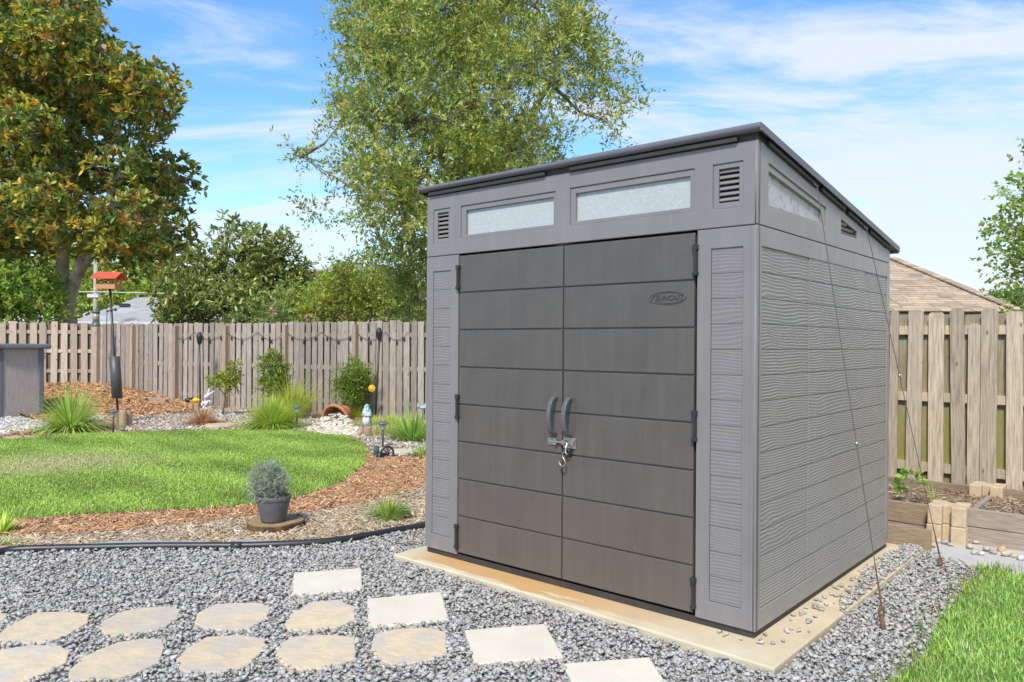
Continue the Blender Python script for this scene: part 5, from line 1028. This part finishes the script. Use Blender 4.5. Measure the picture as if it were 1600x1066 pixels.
MB().ball(t2, .07, .03, .03).ball(t2+Vector((-.07, -.01, .025)), .028).build('body', M_blue, bbt, sm=True); MB().add([t2+Vector(p_) for p_ in ((-.02, 0, .02), (.05, .07, .06), (.06, 0, .02), (-.02, 0, .012), (.05, .07, .052), (.06, 0, .012))], [(0, 1, 2), (5, 4, 3), (0, 3, 4, 1), (1, 4, 5, 2), (2, 5, 3, 0)]).build('wing', M_blue, bbt)
bo = G(605, 719); bot = empty('wheel_ornament', bo, R(30), 'black spoked wheel ornament at the right end of the lawn', 'ornament')
rr = .082
MB().tube([(rr*math.cos(q), 0, rr*1.02+rr*math.sin(q)) for q in np.linspace(0, 2*math.pi, 25)], .014, 8, cap=False).build('rim', M_black, bot, sm=True)
for kk in range(4):
    q = kk*math.pi/4; MB().tube([(-rr*math.cos(q), 0, rr*1.02-rr*math.sin(q)), (rr*math.cos(q), 0, rr*1.02+rr*math.sin(q))], .006, 6).build('spoke', M_black, bot)
MB().ball((0, 0, rr*1.02), .03, .035, .03).ball((-.07, .04, .05), .06, .045, .05).build('hub', M_black, bot, sm=True)
gc = G(588, 716); tag(MB().lathe([(.035, 0), (.037, .13), (.03, .15), (.033, .155)], n=12).build('plant_cup', M_dkgreen, None, gc, sm=True), 'narrow dark green cup standing left of the black wheel ornament', 'cup')
# short timber by the fence
tb_ = G(245, 618); tag(MB().box(-.28, .28, -.05, .05, -.03, .10).build('short_timber', M_timbergrey, None, tb_, (0, R(3), R(-20)), bev=.006), 'short tan timber lying on the orange mulch by the fence', 'timber')
pb = G(142, 602); tag(MB().lathe([(.22, 0), (.25, .03), (.24, .05), (.03, .06), (.03, .22), (.045, .23), (.045, .26), (.001, .27)], n=16).build('bird_bath', M_walk, None, pb+Vector((0, -.1, 0)), sm=True), 'low pale saucer with a short post at the fence corner', 'bird bath')

# ------------------------------------------------------------------ storage cabinet at the left edge
ca = Vector((-9.36, 13.9, 0)); cb = Vector((-8.90, 14.55, 0)); cd = (cb-ca).normalized(); cl_ = (cb-ca).length
cab = empty('storage_cabinet', ca, math.atan2(cd.y, cd.x), 'grey plastic storage cabinet with overhanging lid at the left edge', 'cabinet')   # local x along the face in view, -y towards it
M_cab = mat('grey woodgrain plastic', (.44, .385, .365), (.33, .285, .27), rough=.6, scale=6, stretch=(9, 9, .7), bump=.2); M_cabd = mat('slate plastic', (.17, .175, .20), (.14, .145, .165), rough=.5)
MB().box(.085, cl_-.085, .02, 1.2, 0, 1.29).build('side_panel', M_cab, cab)
for x in (0, cl_-.10):
    p_ = MB().box(x, x+.10, 0, 1.25, 0, 1.29).build('corner_column', M_cabd, cab, bev=.02)
    for i in range(3): MB().box(x-.010, x+.110, -.012, .1, 1.10+.045*i, 1.125+.045*i).build('rib', M_cabd, p_, bev=.006)
MB().box(-.08, cl_+.09, -.09, 1.35, 1.29, 1.385).build('lid', M_cabd, cab, bev=.03); MB().box(.1, cl_-.1, -.10, -.091, 1.305, 1.335).build('lid_lip', M_cabd, cab, bev=.003)

# ------------------------------------------------------------------ houses and the utility pole beyond the fences
M_wall = mat('cream stucco', (.58, .52, .43), (.50, .45, .37), rough=.9, scale=6); M_glass = mat('dark window glass', (.03, .035, .04), rough=.08); M_trim = mat('white trim', (.70, .69, .66), rough=.6)
def shingle_mat(name, a, b, c=None):
    m = mat(name, a, b, rough=.9, scale=20, bump=.4, rand=1, vary=.24, col3=c); return m
# grey-roofed house, left
GY = 36.0
e0 = at(108, 503.5, GY); e1 = at(420, 503.5, GY); r0 = at(207, 464, GY+4); r1 = at(330, 464, GY+4); dp_ = 9.0
gh = empty('grey_roofed_house', (0, 0, 0), 0, 'house with a low grey shingle roof behind the bird feeder', 'house')
zE = e0.z; wl = MB().box(e0.x+.5, e1.x-.5, GY+.5, GY+dp_-.5, -.1, zE-.02).build('wall', M_wall, gh)
V_ = [(e0.x, GY, zE), (e1.x, GY, zE), (e1.x, GY+dp_, zE), (e0.x, GY+dp_, zE), (r0.x, GY+dp_/2, r0.z), (r1.x, GY+dp_/2, r0.z)]
M_greyroof = mat('grey asphalt shingles', (.40, .39, .385), (.31, .305, .30), rough=.9, scale=3.2, stretch=(1, 2.5, 5), bump=.3, col3=(.42, .43, .45), scale3=1.2)
rf = MB().add(V_, [(0, 1, 5, 4), (1, 2, 5), (2, 3, 4, 5), (3, 0, 4), (3, 2, 1, 0)]).build('roof', M_greyroof, gh)
# shingle courses as thin steps on the front slope
b = MB()
for i in range(1, 18):
    u = i/18; a0 = Vector(V_[0]).lerp(Vector(V_[4]), u); a1 = Vector(V_[1]).lerp(Vector(V_[5]), u); b.box(a0.x+.05, a1.x-.05, a0.y-.03, a0.y+.05, a0.z-.015, a0.z+.022)
o = b.build('shingle_courses', M_greyroof, gh); o['kind'] = 'stuff'
MB().box(e0.x, e1.x, GY-.06, GY-.005, zE-.16, zE+.03).build('gutter', M_trim, gh)
vp = at(193, 476, GY+2.6); MB().box(vp.x-.28, vp.x+.28, vp.y-.15, vp.y+.15, vp.z-.06, vp.z+.05).build('roof_vent', M_black, gh)
cp = at(272, 478, GY+2.4); MB().box(cp.x-.3, cp.x+.3, cp.y-.3, cp.y+.3, cp.z-.4, cp.z+.16).build('chimney', mat('pinkish brick', (.40, .24, .19), (.33, .19, .15), rough=.9, scale=12), gh)
for px in (150, 230, 340):
    wx = at(px, 510, GY).x; wi = MB().box(wx-.5, wx+.5, GY+.46, GY+.498, .95, 1.95).build('window', M_trim, gh); MB().box(wx-.43, wx+.43, GY+.44, GY+.459, 1.02, 1.88).build('pane', M_glass, wi)
# far house: only a grey ridge shows between the bushes
FY2 = 48.0; fa = at(440, 432, FY2); fb2 = at(498, 418, FY2+3); fc2 = at(600, 418, FY2+3); fd2 = at(650, 432, FY2)
fh = empty('far_house', (0, 0, 0), 0, 'far house whose grey roof ridge shows between bushes and oak', 'house')
MB().add([(fa.x-1.5, FY2, fa.z-.6), (fd2.x+1.5, FY2, fa.z-.6), (fd2.x+1.5, FY2+8, fa.z-.6), (fa.x-1.5, FY2+8, fa.z-.6), (fb2.x-.6, FY2+4, fb2.z), (fc2.x, FY2+4, fb2.z)], [(0, 1, 5, 4), (1, 2, 5), (2, 3, 4, 5), (3, 0, 4), (3, 2, 1, 0)]).build('roof', mat('far grey roof', (.40, .37, .34), (.33, .31, .29), rough=.9, scale=3), fh); MB().box(fa.x-1, fd2.x+1, FY2+.5, FY2+7.5, -.1, fa.z-.62).build('wall', M_wall, fh)
# tan-roofed house, right: hipped roof with separate shingles on the slope in view
TY = 17.0
th_ = empty('tan_roofed_house', (0, 0, 0), 0, 'house with a tan shingle hip roof behind the right fence', 'house')
pk_ = at(1392, 405, TY+4.4); ce = at(1592, 488, TY)         # hip peak, front right eave corner
eL = Vector((pk_.x-7.5, TY, ce.z)); eR = ce
bk = Vector((eR.x, TY+8.8, ce.z)); blk = Vector((eL.x, TY+8.8, ce.z)); p2 = Vector((pk_.x-3.2, TY+4.4, pk_.z))
M_tanbase = mat('dark shingle underlay', (.24, .185, .145), (.20, .15, .12), rough=.95)
MB().add([eL, eR, bk, blk, p2, pk_], [(0, 1, 5, 4), (1, 2, 5), (2, 3, 4, 5), (3, 0, 4), (3, 2, 1, 0)]).build('roof', M_tanbase, th_)
MB().box(eL.x+.5, eR.x-.5, TY+.5, TY+8.3, -.1, ce.z-.02).build('wall', M_wall, th_)
M_tan = shingle_mat('tan shingle', (.47, .365, .255), (.375, .285, .195)); M_tan.node_tree.nodes['Principled BSDF'].inputs['Roughness'].default_value = .9
sl_v = (pk_-Vector((pk_.x, TY, ce.z))); SLN = sl_v.length; sn = Vector((0, sl_v.y, sl_v.z)).normalized(); nrm = Vector((0, -sn.z, sn.y))
NR = 27; hgt = SLN/NR; swid = .36
sm_ = MB().box(0, swid-.012, 0, hgt*1.18, 0, .016).mesh('shingle', M_tan)
ang = math.atan2(sn.z, sn.y); cnt = 0
for i in range(NR):
    u = i/NR; y = TY+sl_v.y*u; z = ce.z+sl_v.z*u; xr_ = eR.x+(pk_.x-eR.x)*(u+.5/NR); x = xr_-swid*(.35+.5*random.random())
    row = 0
    while x > at(1366, 440, TY+sl_v.y*u).x and cnt < 298:
        o = link('shingle', sm_, th_, Vector((x, y, z))+nrm*(.004+random.random()*.010), (ang-R(4.0), 0, 0)); x -= swid; cnt += 1
# ridge caps along the hip
hd = (pk_-eR); hn = 22; hv = hd.normalized(); qh = hv.to_track_quat('Y', 'Z')
cm = MB().box(-.12, .12, 0, hd.length/hn*1.12, 0, .03).mesh('ridge_cap', M_tan)
for i in range(hn):
    o = link('ridge_cap', cm, th_, eR+hd*(i/hn)+Vector((0, -.02, .035))); o.rotation_mode = 'QUATERNION'; o.rotation_quaternion = qh
# utility pole and wires
up_ = at(149, 500, 34.5); ut = empty('utility_pole', (up_.x, 34.5, 0), 0, 'pale utility pole with wires far behind the red feeder', 'utility pole'); kz = at(149, 402, 34.5).z
M_pole = mat('pale pole', (.42, .40, .37), (.34, .32, .30), rough=.9)
MB().tube([(0, 0, -.2), (0, 0, kz)], [.11, .085], 10).build('pole', M_pole, ut, sm=True); MB().box(-.30, .30, -.05, .05, kz-.32, kz-.22).build('crossarm', M_pole, ut)
for x in (-.24, .24): MB().lathe([(.03, 0), (.055, .04), (.04, .09), (.05, .13), (.001, .15)], (x, 0, kz-.22), 8).build('insulator', M_trim, ut)
lz = at(149, 463, 34.5).z; MB().box(-.32, .18, -.12, .12, lz-.06, lz+.09).build('street_lamp_head', M_trim, ut)
MB().tube([(-40, 4, lz+1.2), (-15, 1, lz+.1), (0, 0, lz+.2), (9, -1, lz-.02), (30, -3, lz+.3)], .02, 5).build('wire', M_trim, ut)
print('loose', w2loc(G(1449, 861)), w2loc(G(1387, 855)), bxl, fx0)
print('tris', sum(len(o.data.polygons) for o in bpy.data.objects if o.type == 'MESH'))
